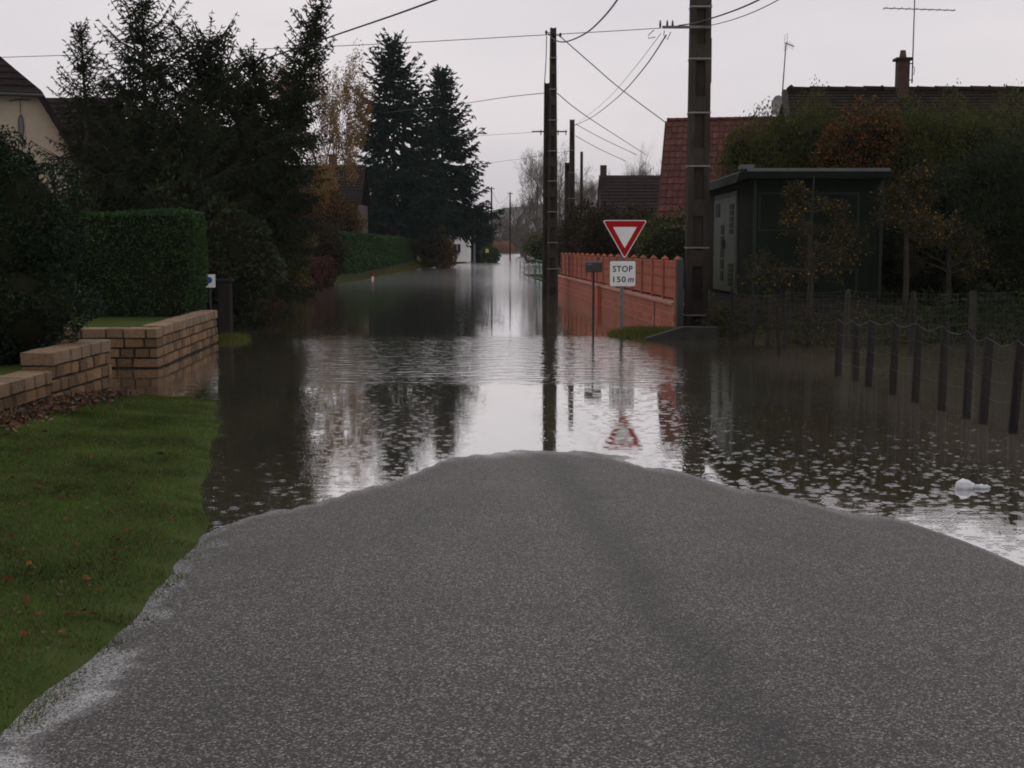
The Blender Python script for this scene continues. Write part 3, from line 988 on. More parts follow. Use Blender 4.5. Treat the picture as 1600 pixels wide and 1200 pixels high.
# flooded ground, one sheet to the horizon
def ground_z(x, y):
    z = np.full(np.shape(x), -0.32)
    # right bank far off, left bank under the bushes
    z = z + 0.75 * sm(150, 250, y) * sm(-2, 10, x - 0.004 * y)
    z = z + 0.55 * sm(80, 110, y) * sm(0, 2.0, np.interp(y, [85, 126, 148, 182, 285, 450], [-10.2, -9.0, -6.6, -5.1, -3.9, -3.2]) - x)
    z = z + 0.55 * sm(24, 60, y) * sm(9.0, 11.0, -x)
    z = z + 0.29 * sm(66, 80, y) * sm(9.0, 9.7, -x) * sm(150, 120, y)
    z = z + 1.3 * sm(430, 600, y)
    # verge island at the sign and the kiosk plot behind it
    z = z + 0.42 * np.exp(-(((x - 3.2) / 1.25) ** 4) - ((y - 29.4) / 1.25) ** 4)
    z = z + 0.50 * sm(4.7, 5.6, x) * sm(26.5, 28.5, y) * sm(70, 50, y)
    z = z + 0.40 * sm(3.2, 4.6, x + 0.052 * (y - 30.3)) * sm(30, 31.5, y) * sm(150, 80, y)
    z = z + 0.45 * sm(10.5, 13, x) * sm(20, 28, y)
    # grass tongue past the end of the far stone wall
    z = z + 0.355 * np.exp(-((x + 6.15) / 0.85) ** 2 - ((y - 28.0) / 1.5) ** 2)
    z = z + 0.01 * np.sin(x * 1.3) * np.sin(y * 0.9)
    return z


gx = np.concatenate([np.linspace(-2800, -40, 16), np.linspace(-38, 38, 153), np.linspace(40, 2800, 16)])
gy = np.concatenate([np.linspace(-60, 12, 10), np.linspace(13, 60, 95), np.linspace(62, 260, 67), np.linspace(270, 3800, 40)])
GX, GY = np.meshgrid(gx, gy)
GZ = ground_z(GX, GY)
mb = MB()
mb.v = [tuple(p) for p in np.stack([GX, GY, GZ], -1).reshape(-1, 3).tolist()]
nx = len(gx)
for j in range(len(gy) - 1):
    for i in range(nx - 1):
        a = j * nx + i
        mb.f.append((a, a + 1, a + nx + 1, a + nx))
tag(mb.build('ground', M['soil'], smooth=True, fix=False), 'muddy ground and far banks around the flood', 'ground', kind='structure')

# flood water
mb = MB()
mb.add([(-880, -55, 0), (880, -55, 0), (880, 640, 0), (-880, 640, 0)], [(0, 1, 2, 3)])
tag(mb.build('water', M['water'], fix=False), 'brown flood water covering the lane, pocked by rain', 'water', kind='structure')

# garden terraces held by the stone walls
WA_X = -5.62
mb = MB()
mb.box((-18.0, 14.0, 0.12), (24.0, 8.0, 0.70))
tag(mb.build('garden_terrace', M['turf']), 'grass terrace behind the near stone wall', 'lawn', kind='structure')
mb = MB()
mb.box((-18.35, 24.3, 0.15), (24.0, 5.0, 0.86))
tag(mb.build('garden_terrace', M['turf']), 'grass terrace behind the far stone wall', 'lawn', kind='structure')

# far hill
mb = MB()
hx = np.linspace(-2600, 2600, 110)
hy = np.linspace(2000, 3700, 24)


def hill_z(x, y):
    return -2 + sm(2000, 3000, y) * (82 + 16 * math.sin(x * 0.0045 + 1.2) + 7 * math.sin(x * 0.017) + 3 * math.sin(x * 0.06 + y))


mb.grid(hx, hy, lambda x, y: float(hill_z(x, y)))
tag(mb.build('hill', M['soil'], smooth=True), 'low wooded hill fading into the mist', 'hill', kind='structure')

# ================================================================== STONE WALLS
def stone_variants(n=8):
    out = []
    for i in range(n):
        b = MB()
        b.cbox((0, 0, 0), (1, 1, 1), 0.07, 0.022)
        me = b.mesh('stone')
        me.materials.append(M['stone'])
        out.append(me)
    return out


STONES = stone_variants()


def stone_run(root, o, rz, length, zs, thick, ch, face=0.0, lo=0.22, hi=0.36, cap=True, gap=0.026):
    """courses of stones along local x from o; zs = (bottom, top)"""
    ca, sa = math.cos(rz), math.sin(rz)
    nc = max(1, round((zs[1] - zs[0]) / ch))
    h = (zs[1] - zs[0]) / nc
    core = MB()
    core.box((length / 2, thick / 2, (zs[0] + zs[1]) / 2 - 0.012), (length - 0.05, thick - 0.07, zs[1] - zs[0] - 0.04))
    core.build('mortar', M['mortar'], root, loc=(o[0], o[1], 0), rot=(0, 0, rz))
    for c in range(nc):
        x = 0.0
        top = cap and c == nc - 1
        first = True
        while x < length - 1e-4:
            l = random.uniform(lo, hi) * (1.25 if top else 1)
            if first and c % 2:
                l *= 0.55
            first = False
            if length - x - l < lo * 0.6:
                l = length - x
            s = bpy.data.objects.new('coping_stone' if top else 'stone', random.choice(STONES))
            COL.objects.link(s)
            s.parent = root
            cx, cy, cz = x + l / 2, thick / 2 + random.uniform(-0.008, 0.008), zs[0] + h * (c + 0.5)
            s.location = (o[0] + ca * cx - sa * cy, o[1] + sa * cx + ca * cy, cz)
            s.rotation_euler = (random.uniform(-.012, .012), random.uniform(-.008, .008), rz + random.choice((0, math.pi)))
            ov = 0.02 if top else 0.0
            s.scale = (l - gap, thick + ov + random.uniform(-0.006, 0.012), h - (0.002 if top else gap))
            if top:
                s.material_slots[0].link = 'OBJECT'
                s.material_slots[0].material = M['coping']
            x += l


wa = empty('stone_wall', (WA_X, 9.0, 0), 0, 'stepped buff stone wall along the lawn in front of the dark laurel bush', 'wall')
stone_run(wa, (0, 0), R(90), 6.55, (-0.12, 0.52), 0.38, 0.16)
stone_run(wa, (0, 6.555), R(90), 2.35, (-0.12, 0.74), 0.38, 0.172)
wb = empty('stone_wall', (-5.92, 21.35, 0), 0, 'buff stone garden wall turning a corner in front of the box hedge', 'wall')
stone_run(wb, (-3.4, 0), 0, 3.4, (-0.16, 0.67), 0.36, 0.166)
stone_run(wb, (0, 0.366), R(93.6), 5.5, (-0.16, 0.70), 0.36, 0.172)

# ================================================================== BUSHES, HEDGES, TREES ON THE LEFT
bush('laurel_bush', 'big dark green laurel bush rising behind the near stone wall', (-7.35, 17.6, 0.45),
     [(0, 0, 1.35, 1.3, 1.2, 1.5), (0.35, -0.3, 0.75, 1.2, 1.0, 0.85), (-0.5, 0.2, 2.05, 0.95, 0.9, 0.95), (0.45, 0.1, 1.9, 0.85, 0.85, 0.95), (-0.9, -0.3, 1.1, 1.1, 1.0, 1.1), (0.1, 0.0, 2.45, 0.7, 0.7, 0.62)],
     95000, 0.030, M['laurel'], cat='bush', asp=0.5, fuzz=0.03, core=0.88, jit=0.045)
hedge('box_hedge', 'square clipped dark green hedge behind the far stone wall', -13.5, -6.62, 26.6, 28.0, -0.05, 2.80, 42000, 0.035, M['hedge'])
hedge('long_hedge', 'long clipped green hedge beside the flooded lane below the tall spruces', -1.0, 0.0, 0, 58, -0.1, 3.05, 50000, 0.10, M['hedge_bright'],
      loc=(on_z(531, 436, 0.15).x, on_z(531, 436, 0.15).y, 0.0), rz=R(-0.3), rough=0.12)
hedge('copper_hedge', 'low copper brown hedge near the gate post, half hidden by dark shrubs', -0.9, 0, 0, 8.5, -0.1, 1.62, 16000, 0.05, M['beech'], loc=(-8.55, 38.5, 0), rough=0.14, group='copper hedges on the left bank')
hedge('copper_hedge', 'low copper brown hedge ending just before the long green hedge', -0.9, 0, 0, 9.0, -0.1, 1.5, 15000, 0.06, M['beech'], loc=(-9.25, 58, 0), rough=0.14, group='copper hedges on the left bank')

SG = 'dark spruces in the garden behind the box hedge'
spruce('spruce_tree', 'narrow ragged spruce nearest the cream house', at_y(147, 480, 34.5).xy.to_3d(), at_y(147, 34, 34.5).z, 1.9, M['spruce'], 0.085, 38, 3, SG, hang=0.75, irr=(0.35, 1.3), dens=1.3, lean=(-0.1, 0), gappy=0.25, width=0.2, droop=0.35, power=0.7)
spruce('spruce_tree', 'tallest ragged spruce behind the box hedge with a bare pointed leader', at_y(236, 480, 36).xy.to_3d(), at_y(236, -6, 36).z, 3.3, M['spruce'], 0.085, 40, 5, SG, hang=0.75, irr=(0.4, 1.25), dens=1.3, gappy=0.25, width=0.24, droop=0.35, power=0.52)
spruce('spruce_tree', 'shorter bushy spruce between the tallest ragged one and the leaning one', at_y(337, 480, 37).xy.to_3d(), at_y(337, 58, 37).z, 3.1, M['spruce'], 0.09, 38, 8, SG, hang=0.75, irr=(0.4, 1.2), low=0.22, dens=1.5, gappy=0.12, width=0.24, droop=0.35, power=0.46)
spruce('spruce_tree', 'dense low spruce just left of the leaning one', at_y(405, 480, 38).xy.to_3d(), at_y(398, 88, 38).z, 2.7, M['spruce'], 0.09, 38, 12, SG, hang=0.75, irr=(0.4, 1.2), low=0.28, dens=1.6, gappy=0.08, width=0.26, droop=0.35, power=0.55)
_b = at_y(392, 480, 39)
spruce('spruce_tree', 'dark spruce with its thick top leaning to the right', (_b.x, _b.y, 0), at_y(503, 2, 39).z, 1.5, M['spruce'], 0.09, 50, 15, SG, lp=1.25, hang=0.75, irr=(0.5, 1.3), low=0.28, lean=(at_y(503, 2, 39).x - _b.x, 0), dens=1.2, gappy=0.05, width=0.26, droop=0.45, power=0.5)
spruce('spruce_tree', 'dense low spruce filling the gap below the two ragged tops', at_y(222, 480, 33.6).xy.to_3d(), at_y(222, 178, 33.6).z, 2.2, M['spruce'], 0.09, 34, 33, SG, hang=0.75, irr=(0.4, 1.25), low=0.1, dens=1.5, gappy=0.1, width=0.28, droop=0.35, power=0.5)
spruce('spruce_tree', 'dense low spruce directly behind the right half of the box hedge', at_y(285, 480, 34.0).xy.to_3d(), at_y(288, 190, 34.0).z, 2.5, M['spruce'], 0.09, 32, 35, SG, hang=0.75, irr=(0.4, 1.25), low=0.15, dens=1.6, gappy=0.08, width=0.28, droop=0.35, power=0.45)
bush('evergreen_shrub', 'dark evergreen shrubs under the garden spruces', at_y(250, 480, 33).xy.to_3d(), [(-2.2, 0, 1.6, 2.0, 1.2, 1.7), (0.2, 0.3, 1.9, 1.8, 1.2, 1.9), (1.7, 0.2, 1.5, 1.3, 1.0, 1.6)], 22000, 0.07, M['spruce'])
bush('evergreen_shrub', 'dark overgrown shrub filling the gap beside the gate post', (-9.3, 36.4, 0), [(0, 0, 1.5, 1.1, 1.1, 1.6), (-1.2, 0.8, 2.0, 1.5, 1.2, 1.9), (0.8, 1.6, 2.6, 0.9, 1.0, 1.1)], 20000, 0.06, M['cypress_dark'])
bush('brown_shrub', 'brown leaved shrub hanging over the copper hedge', (-9.6, 44, 0.1), [(0, 0, 2.9, 1.3, 1.3, 1.3), (0.6, 2.0, 3.1, 1.2, 1.3, 1.2), (-0.4, 3.5, 3.5, 1.4, 1.4, 1.5)], 17000, 0.07, M['brown_shrub'], core=0.7)
bush('yellow_shrub', 'yellow green shrub above the gap between the copper hedges', at_y(432, 470, 53).xy.to_3d(), [(0, 0, 1.7, 1.1, 1.0, 1.2), (0.7, 0.2, 2.2, 0.9, 0.9, 1.0), (-0.6, 0, 2.4, 0.9, 0.9, 0.9), (0.1, 0, 0.8, 1.2, 1.0, 0.9)], 12000, 0.065, M['yellow_shrub'], core=0.6)
bush('brown_shrub', 'rounded brown shrub just left of the end of the long green hedge', at_y(508, 440, 70).xy.to_3d(), [(0, 0, 1.7, 1.2, 1.0, 1.5), (-1.0, 0.5, 1.6, 1.2, 1.0, 1.4)], 9000, 0.08, M['brown_shrub'])
bush('rusty_tree', 'rusty brown autumn shrub in front of the old house', at_y(522, 440, 88).xy.to_3d(), [(0, 0, 4.4, 1.3, 1.2, 1.5), (1.0, 0.5, 3.6, 1.1, 1.1, 1.3), (-2.0, 0.5, 4.9, 1.2, 1.2, 1.2), (-3.6, 0, 4.0, 1.4, 1.3, 1.6), (-2.0, 0, 2.6, 1.2, 1.0, 1.2)], 10000, 0.10, M['rust_leaves'], cat='tree', core=0.55, jit=0.25)

# tall dark pair of spruces
TS = 'tall spruces behind the long hedge'
_p = at_y(617, 410, 126)
spruce('tall_spruce', 'taller left one of the two tall spruces behind the long hedge', (_p.x, 126, 0.2), at_y(617, 66, 126).z, 7.2, M['spruce_blue'], 0.34, 38, 21, TS, low=0.22, hang=0.3, dens=2.2, gappy=0.14, width=0.24, droop=0.28, power=0.62)
_p = at_y(692, 405, 140)
spruce('tall_spruce', 'shorter right one of the two tall spruces, its branches reaching over the lane', (_p.x, 140, 0.2), at_y(688, 112, 140).z, 7.2, M['spruce_blue'], 0.38, 38, 27, TS, low=0.2, hang=0.25, dens=2.2, gappy=0.08, width=0.24, droop=0.2, power=0.72)
bush('rusty_bush', 'orange brown bush at the far end of the long green hedge', at_y(684, 415, 132).xy.to_3d(), [(0, 0, 2.0, 1.3, 1.4, 2.3), (0.9, 1, 1.3, 1.0, 1.1, 1.5), (-1.0, 2, 2.2, 1.3, 1.2, 1.9)], 10000, 0.12, M['rust_leaves'], core=0.7)
bush('dark_bush', 'dark evergreen bush under the branches of the right tall spruce', at_y(748, 408, 182).xy.to_3d(), [(0, 0, 2.4, 1.3, 1.6, 2.8), (0.9, 1.0, 3.4, 1.1, 1.2, 2.2), (-0.5, 3, 2.6, 1.2, 1.4, 2.6)], 9000, 0.15, M['spruce_blue'])
bush('round_bush', 'small round green bush beside the far mailbox', at_y(763, 405, 178).xy.to_3d(), [(0, 0, 1.1, 1.1, 1.1, 1.3), (0.8, 0.6, 0.9, 0.8, 0.8, 1.0)], 4000, 0.12, M['hedge_bright'])

# the weeping birch with orange leaves
rb = np.random.default_rng(5)
_p = at_y(505, 440, 92)
root = empty('birch_tree', (_p.x, 92, 0), 0, 'weeping birch with thin orange leaves behind the leaning spruce', 'tree')
mb, ends = MB(), []
grow(mb, (0, 0, -0.3), (0.02, 0, 1), 6.5, 0.2, 4, 0.75, 4, rb, droop=0.10, up=0.10, ends=ends, lr=0.62)
mb.build('trunk', M['bark_grey'], root, fix=False)
P = np.array([e[0] for e in ends])
htop = at_y(505, 62, 92).z
P *= np.array([1, 1, htop / P[:, 2].max()])
mb2 = MB()
for o in root.children:
    for v in o.data.vertices:
        v.co.z *= htop / max(e[0][2] for e in ends)
n = 24000
idx = rng.integers(0, len(P), n)
C = P[idx] + rng.normal(0, 0.16, (n, 3)) + np.array([0, 0, -1.0]) * (rng.random(n) ** 1.5 * 1.7)[:, None]
A = nrm(rng.normal(0, 0.5, (n, 3)) + np.array([0, 0, -1.0]))
leaves('crown', C, A, side_of(A), 0.085, 0.035, M['orange_birch'], root)


# ================================================================== BUILDINGS
def slab(mb, pts, t):
    pts = [Vector(p) for p in pts]
    nn = (pts[1] - pts[0]).cross(pts[2] - pts[0]).normalized()
    if nn.z < 0:
        nn = -nn
    n = len(pts)
    vs_ = pts + [p - nn * t for p in pts]
    fs = [tuple(range(n)), tuple(range(2 * n - 1, n - 1, -1))]
    for i in range(n):
        j = (i + 1) % n
        fs.append((i, j, j + n, i + n))
    mb.add(vs_, fs)


def courses(mb, a, b, c, d, n, t=0.03):
    """overlapping tile courses: a-b ridge edge, d-c eave edge"""
    a, b, c, d = map(Vector, (a, b, c, d))
    nn = (b - a).cross(d - a).normalized()
    if nn.z < 0:
        nn = -nn
    for i in range(n):
        f0, f1 = i / n, (i + 1.12) / n
        p = [a.lerp(d, f0) + nn * t * 0.2, b.lerp(c, f0) + nn * t * 0.2, b.lerp(c, f1) + nn * t, a.lerp(d, f1) + nn * t]
        slab(mb, p, t * 0.8)


def window(root, c, w, h, face='y', frame='white_paint', bars=1):
    """a window on a wall that faces -y: frame, pane, bars"""
    fr = MB()
    x, y, z = c
    t = 0.07
    fr.box((x - w / 2, y - 0.03, z), (t, 0.08, h + t))
    fr.box((x + w / 2, y - 0.03, z), (t, 0.08, h + t))
    fr.box((x, y - 0.03, z + h / 2), (w - t, 0.08, t))
    fr.box((x, y - 0.035, z - h / 2), (w - t, 0.12, t))
    for i in range(bars):
        fr.box((x - w / 2 + w * (i + 1) / (bars + 1), y - 0.03, z), (0.05, 0.06, h - t))
    f = fr.build('window', M[frame], root)
    pn = MB()
    pn.box((x, y - 0.004, z), (w - t, 0.02, h - t))
    pn.build('pane', M['glass'], f)
    return f


# cream house on the far left, half-hipped gable towards the lane
HY = 45.0
k = HY / FPX
gx0 = at_y(-22, 300, HY).x
zc = lambda py: at_y(0, py, HY).z
hz, az_, ez = zc(139), zc(50), zc(335)
hw, ew = (64 + 22) * k, (176 + 22) * k
house = empty('house', (gx0, HY, 0), R(21), 'cream rendered house with a half hipped brown tiled gable', 'house')
mb = MB()
mb.prism([(-ew + 0.35, 0.3), (ew - 0.35, 0.3), (ew - 0.35, ez), (hw - 0.12, hz - 0.12), (-hw + 0.12, hz - 0.12), (-ew + 0.35, ez)], 0, 9.5)
mb.build('wall', M['render_cream'], house)
for s in (-1, 1):
    mb = MB()
    slab(mb, [(s * hw, -0.3, hz), (0, 1.9, az_), (0, 9.9, az_), (s * ew, 9.9, ez - 0.15), (s * ew, -0.3, ez - 0.15)], 0.22)
    for i in range(22):
        pass
    mb.build('roof', M['slate_brown'], house)
hip = MB()
slab(hip, [(-hw - 0.06, -0.42, hz - 0.10), (hw + 0.06, -0.42, hz - 0.10), (0, 1.9, az_ + 0.04)], 0.16)
ho = hip.build('hip_roof', M['slate_brown'], house)
cs = MB()
for i in range(1, 8):
    f = i / 8
    z = hz - 0.10 + (az_ - hz + 0.1) * f
    y = -0.42 + 2.32 * f
    w = (hw + 0.06) * (1 - f)
    cs.box((0, y - 0.01, z + 0.012), (2 * w, 0.07, 0.03))
cs.build('tile_course', M['slate_brown'], ho)
g = MB()
g.tube([(-hw - 0.05, -0.50, hz - 0.2), (hw + 0.05, -0.50, hz - 0.2)], 0.06, 8)
g.build('gutter', M['dark_steel'], house)
ov = MB()
th = np.linspace(0, 2 * np.pi, 20, endpoint=False)
oc = (at_y(29, 196, HY).x - gx0, zc(196))
ov.prism([(oc[0] + 0.10 * math.cos(t), oc[1] + 0.42 * math.sin(t)) for t in th], -0.045, 0.02)
ovo = ov.build('oval_window', M['render_brown'], house)
ov = MB()
ov.prism([(oc[0] + 0.065 * math.cos(t), oc[1] + 0.36 * math.sin(t)) for t in th], -0.06, -0.02)
ov.build('pane', M['glass'], ovo)
sp = MB()
sp.tube([(oc[0] - 0.35, -0.06, oc[1] + 0.85), (oc[0] - 0.1, -0.06, oc[1] + 0.92), (oc[0] + 0.35, -0.06, oc[1] + 0.92)], 0.02, 5)
sp.tube([(oc[0], -0.04, oc[1] + 0.92), (oc[0], -0.04, oc[1] + 0.45)], 0.012, 5)
sp.build('aerial_cable', M['dark_steel'], house)
# cross wing behind
wing = empty('house_wing', (at_y(58, 300, 53).x, 53, 0), 0, 'brown tiled house wing behind the cream gable, half hidden by spruces', 'house')
wz, wez = at_y(150, 150, 55.5).z, at_y(150, 260, 52).z
mb = MB()
mb.box((0, 3.2, wez / 2 + 0.1), (4.6, 5.2, wez - 0.1))
mb.build('wall', M['render_cream'], wing)
mb = MB()
courses(mb, (-2.5, 3.2, wz), (2.5, 3.2, wz), (2.5, -0.3, wez - 0.2), (-2.5, -0.3, wez - 0.2), 14, 0.05)
slab(mb, [(-2.5, 3.22, wz), (2.5, 3.22, wz), (2.5, 6.8, wez - 0.2), (-2.5, 6.8, wez - 0.2)], 0.12)
mb.prism([(0.2, wez - 0.25), (6.3, wez - 0.25), (3.2, wz - 0.1)], -2.3, 2.3, axis='x')
mb.build('roof', M['slate_brown'], wing)

# old house behind the rusty shrubs
OY = 98.0
ox = at_y(462, 330, OY).x
oldh = empty('house', (ox, OY, 0), 0, 'old brown house with white window bars, seen through the rusty shrubs', 'house')
oz, oe = at_y(478, 257, OY + 3).z, at_y(478, 318, OY).z
mb = MB()
mb.box((0, 3.5, oe / 2), (9.4, 6.6, oe))
mb.build('wall', M['render_brown'], oldh)
mb = MB()
courses(mb, (-5, 3.5, oz), (5, 3.5, oz), (5, -0.2, oe - 0.1), (-5, -0.2, oe - 0.1), 14, 0.06)
slab(mb, [(-5, 3.52, oz), (5, 3.52, oz), (5, 7.2, oe - 0.1), (-5, 7.2, oe - 0.1)], 0.12)
orf = mb.build('roof', M['slate_brown'], oldh)
mb = MB()
mb.box((at_y(519, 257, OY + 3).x - ox, 3.5, oz + 0.15), (0.6, 0.6, 1.3))
mb.build('chimney', M['brick_old'], orf)
wx = at_y(516, 338, OY)
window(oldh, (wx.x - ox, 0.19, wx.z), 1.55, 1.25, bars=2)
sl = MB()
sl.box((wx.x - ox, 0.06, wx.z - 0.78), (2.0, 0.3, 0.22))
sl.build('window_sill', M['render_cream'], oldh)

# white house far down the lane
wp = at_y(733, 400, 172)
whl = empty('house', (wp.x, 172, 0), 0, 'corner of a white house beyond the rusty bush far down the lane', 'house')
mb = MB()
mb.box((-3.0, 4, 2.0), (6.0, 8, 3.6))
mb.build('wall', M['render_white'], whl)
mb = MB()
slab(mb, [(-6.4, -0.5, 3.9), (0.3, -0.5, 3.9), (0.3, 4, 6.2), (-6.4, 4, 6.2)], 0.15)
slab(mb, [(-6.4, 8.5, 3.9), (0.3, 8.5, 3.9), (0.3, 4.02, 6.2), (-6.4, 4.02, 6.2)], 0.15)
mb.build('roof', M['slate_brown'], whl)
window(whl, (-1.6, 0, 2.0), 1.0, 1.2)

# red-roofed house on the right
RZ = R(-10)
rp = at_y(1042, 190, 66)
rootr = empty('house', (rp.x, rp.y, 0), RZ, 'house with a bright red tiled roof behind the tall concrete pole', 'house')
rz_ridge = rp.z
run, rez = 6.0, 3.35
roofw = 10.5
mb = MB()
mb.box((roofw / 2, 0.0, rez / 2), (roofw - 0.5, 2 * run - 0.9, rez))
mb.prism([(-run + 0.45, rez), (run - 0.45, rez), (0, rz_ridge - 0.45)], 0.3, roofw - 0.3, axis='x')
mb.build('wall', M['render_cream'], rootr)
mb = MB()
slab(mb, [(0, 0, rz_ridge - 0.05), (roofw, 0, rz_ridge - 0.05), (roofw, -run, rez - 0.05), (0, -run, rez - 0.05)], 0.12)
slab(mb, [(0, 0.02, rz_ridge - 0.05), (roofw, 0.02, rz_ridge - 0.05), (roofw, run, rez - 0.05), (0, run, rez - 0.05)], 0.12)
rrf = mb.build('roof', M['tile_dark'], rootr)
# single tiles
ncol, nrow = 36, 15
tw_ = roofw / ncol
slope = math.atan2(rz_ridge - rez, run)
tl_ = math.hypot(rz_ridge - rez, run) / nrow
tb = MB()
prof = [(-tw_ / 2, 0.0), (-tw_ * 0.34, 0.012), (tw_ * 0.14, 0.012), (tw_ * 0.27, 0.055), (tw_ * 0.40, 0.055), (tw_ * 0.485, 0.012), (tw_ * 0.485, -0.02), (-tw_ / 2, -0.02)]
tb.prism(prof, -tl_ * 0.56, tl_ * 0.5, axis='y')
tile_me = tb.mesh('tile')
tile_me.materials.append(M['tile'])
rest = MB()
for r_ in range(nrow):
    f = (r_ + 0.5) / nrow
    for c_ in range(ncol):
        px_, py_, pz_ = tw_ * (c_ + 0.5), -run * f, rz_ridge + (rez - rz_ridge) * f
        tilt = slope - 0.06
        if c_ < 20:
            t_ = bpy.data.objects.new('tile', tile_me)
            COL.objects.link(t_)
            t_.parent = rrf
            t_.location = (px_, py_ + random.uniform(-.01, .01), pz_ + 0.05)
            t_.rotation_euler = (tilt, 0, random.uniform(-.012, .012))
        else:
            m4 = Matrix.Translation((px_, py_, pz_ + 0.05)) @ Matrix.Rotation(tilt, 4, 'X')
            rest.add([m4 @ v.co for v in tile_me.vertices], [tuple(p.vertices) for p in tile_me.polygons])
ro = rest.build('roof_tiles', M['tile'], rrf, fix=False)
ro['kind'] = 'stuff'
rt = MB()
rt.tube([(0, 0, 0), (0.42, 0, 0), (0.44, 0, 0)], [0.13, 0.115, 0.115], 8)
rt_me = rt.mesh('ridge_tile')
rt_me.materials.append(M['tile'])
for i in range(25):
    t_ = bpy.data.objects.new('ridge_tile', rt_me)
    COL.objects.link(t_)
    t_.parent = rrf
    t_.location = (i * 0.42, 0, rz_ridge + 0.06)
# bargeboard
mb = MB()
slab(mb, [(-0.09, 0, rz_ridge + 0.02), (-0.012, 0, rz_ridge + 0.02), (-0.012, -run, rez + 0.02), (-0.09, -run, rez + 0.02)], 0.22)
mb.build('bargeboard', M['tile'], rrf)

# old dark-roofed house on the right
DY = 48.5
dp = at_y(1236, 142, DY)
dz = dp.z
droot = empty('house', (dp.x, DY, 0), R(-1), 'long house with a mossy dark brown roof above the conifers', 'house')
de, drun, dlen = 4.0, 5.2, 16.0
mb = MB()
mb.box((dlen / 2 - 0.4, 0, de / 2), (dlen - 0.3, 2 * drun - 0.8, de))
mb.prism([(-drun + 0.4, de), (drun - 0.4, de), (0, dz - 0.3)], 0.0, dlen - 0.8, axis='x')
mb.build('wall', M['render_brown'], droot)
mb = MB()
courses(mb, (-0.15, -0.02, dz), (dlen, -0.02, dz), (dlen, -drun, de), (-0.75, -drun, de), 30, 0.04)
slab(mb, [(-0.15, 0.02, dz), (dlen, 0.02, dz), (dlen, drun, de), (-0.75, drun, de)], 0.12)
drf = mb.build('roof', M['tile_dark'], droot)
rt = MB()
rt.tube([(0, 0, 0), (0.60, 0, 0), (0.605, 0, 0.004), (0.66, 0, 0.004)], [0.14, 0.12, 0.155, 0.15], 8)
rt_me = rt.mesh('ridge_tile')
rt_me.materials.append(M['tile_dark'])
for i in range(24):
    t_ = bpy.data.objects.new('ridge_tile', rt_me)
    COL.objects.link(t_)
    t_.parent = drf
    t_.location = (0.1 + i * 0.66, 0, dz + 0.03 + random.uniform(-.012, .012))
    t_.rotation_euler = (0, random.uniform(-.015, .015), 0)
mb = MB()
mb.tube([(0, 0, dz - 0.05), (0, 0, dz + 0.1), (0, 0, dz + 0.22)], [0.2, 0.17, 0.03], 8)
mb.build('finial', M['tile_dark'], drf)
mb = MB()
slab(mb, [(-0.34, -0.05, dz + 0.05), (-0.15, -0.05, dz + 0.05), (-0.72, -drun, de + 0.05), (-0.95, -drun, de + 0.05)], 0.2)
mb.build('bargeboard', M['slab_concrete'], drf)
cx = at_y(1406, 140, DY).x - dp.x
ctop = at_y(1406, 96, DY).z
mb = MB()
mb.box((cx, -0.2, (dz - 0.6 + ctop) / 2), (0.42, 0.42, ctop - dz + 0.6))
ch_ = mb.build('chimney', M['brick_old'], drf)
mb = MB()
mb.box((cx, -0.2, ctop + 0.03), (0.6, 0.6, 0.09))
mb.build('chimney_cap', M['slab_concrete'], droot)
mb = MB()
mb.tube([(cx, -0.2, ctop + 0.07), (cx, -0.2, ctop + 0.36)], [0.14, 0.10], 8)
mb.build('chimney_pot', M['pot'], droot)

# small brown house in the middle distance
BY = 104.0
bp_ = at_y(936, 300, BY)
broot = empty('house', (bp_.x, BY, 0), 0, 'small dark brown house with a chimney left of the red roof', 'house')
bz, be = at_y(940, 277, BY + 3).z, at_y(940, 345, BY - 2).z
mb = MB()
mb.box((4.5, 0.2, be / 2), (8.8, 6.4, be))
mb.prism([(-3.0, be), (3.4, be), (0.2, bz - 0.1)], 0.1, 8.9, axis='x')
mb.build('wall', M['brick_old'], broot)
mb = MB()
courses(mb, (0, 0.2, bz), (9, 0.2, bz), (9, -3.4, be - 0.1), (0, -3.4, be - 0.1), 14, 0.06)
slab(mb, [(0, 0.22, bz), (9, 0.22, bz), (9, 3.8, be - 0.1), (0, 3.8, be - 0.1)], 0.12)
brf = mb.build('roof', M['slate_brown'], broot)
mb = MB()
mb.box((0.35, 0.2, bz + 0.1), (0.5, 0.5, 1.4))
mb.build('chimney', M['brick_old'], brf)

# ================================================================== AERIALS AND DISH
def antenna(label, px, py0, py1, y, boom, ntine, tilt=0.0, vertical=False, mast_r=0.025):
    b_ = at_y(px, py1, y)
    t_ = at_y(px, py0, y)
    ro_ = empty('antenna', (b_.x, y, b_.z), 0, label, 'antenna')
    H_ = t_.z - b_.z
    m_ = MB()
    m_.tube([(0, 0, 0), (0, 0, H_)], [mast_r, mast_r * 0.8], 6)
    m_.build('mast', M['dark_steel'], ro_)
    return ro_, H_


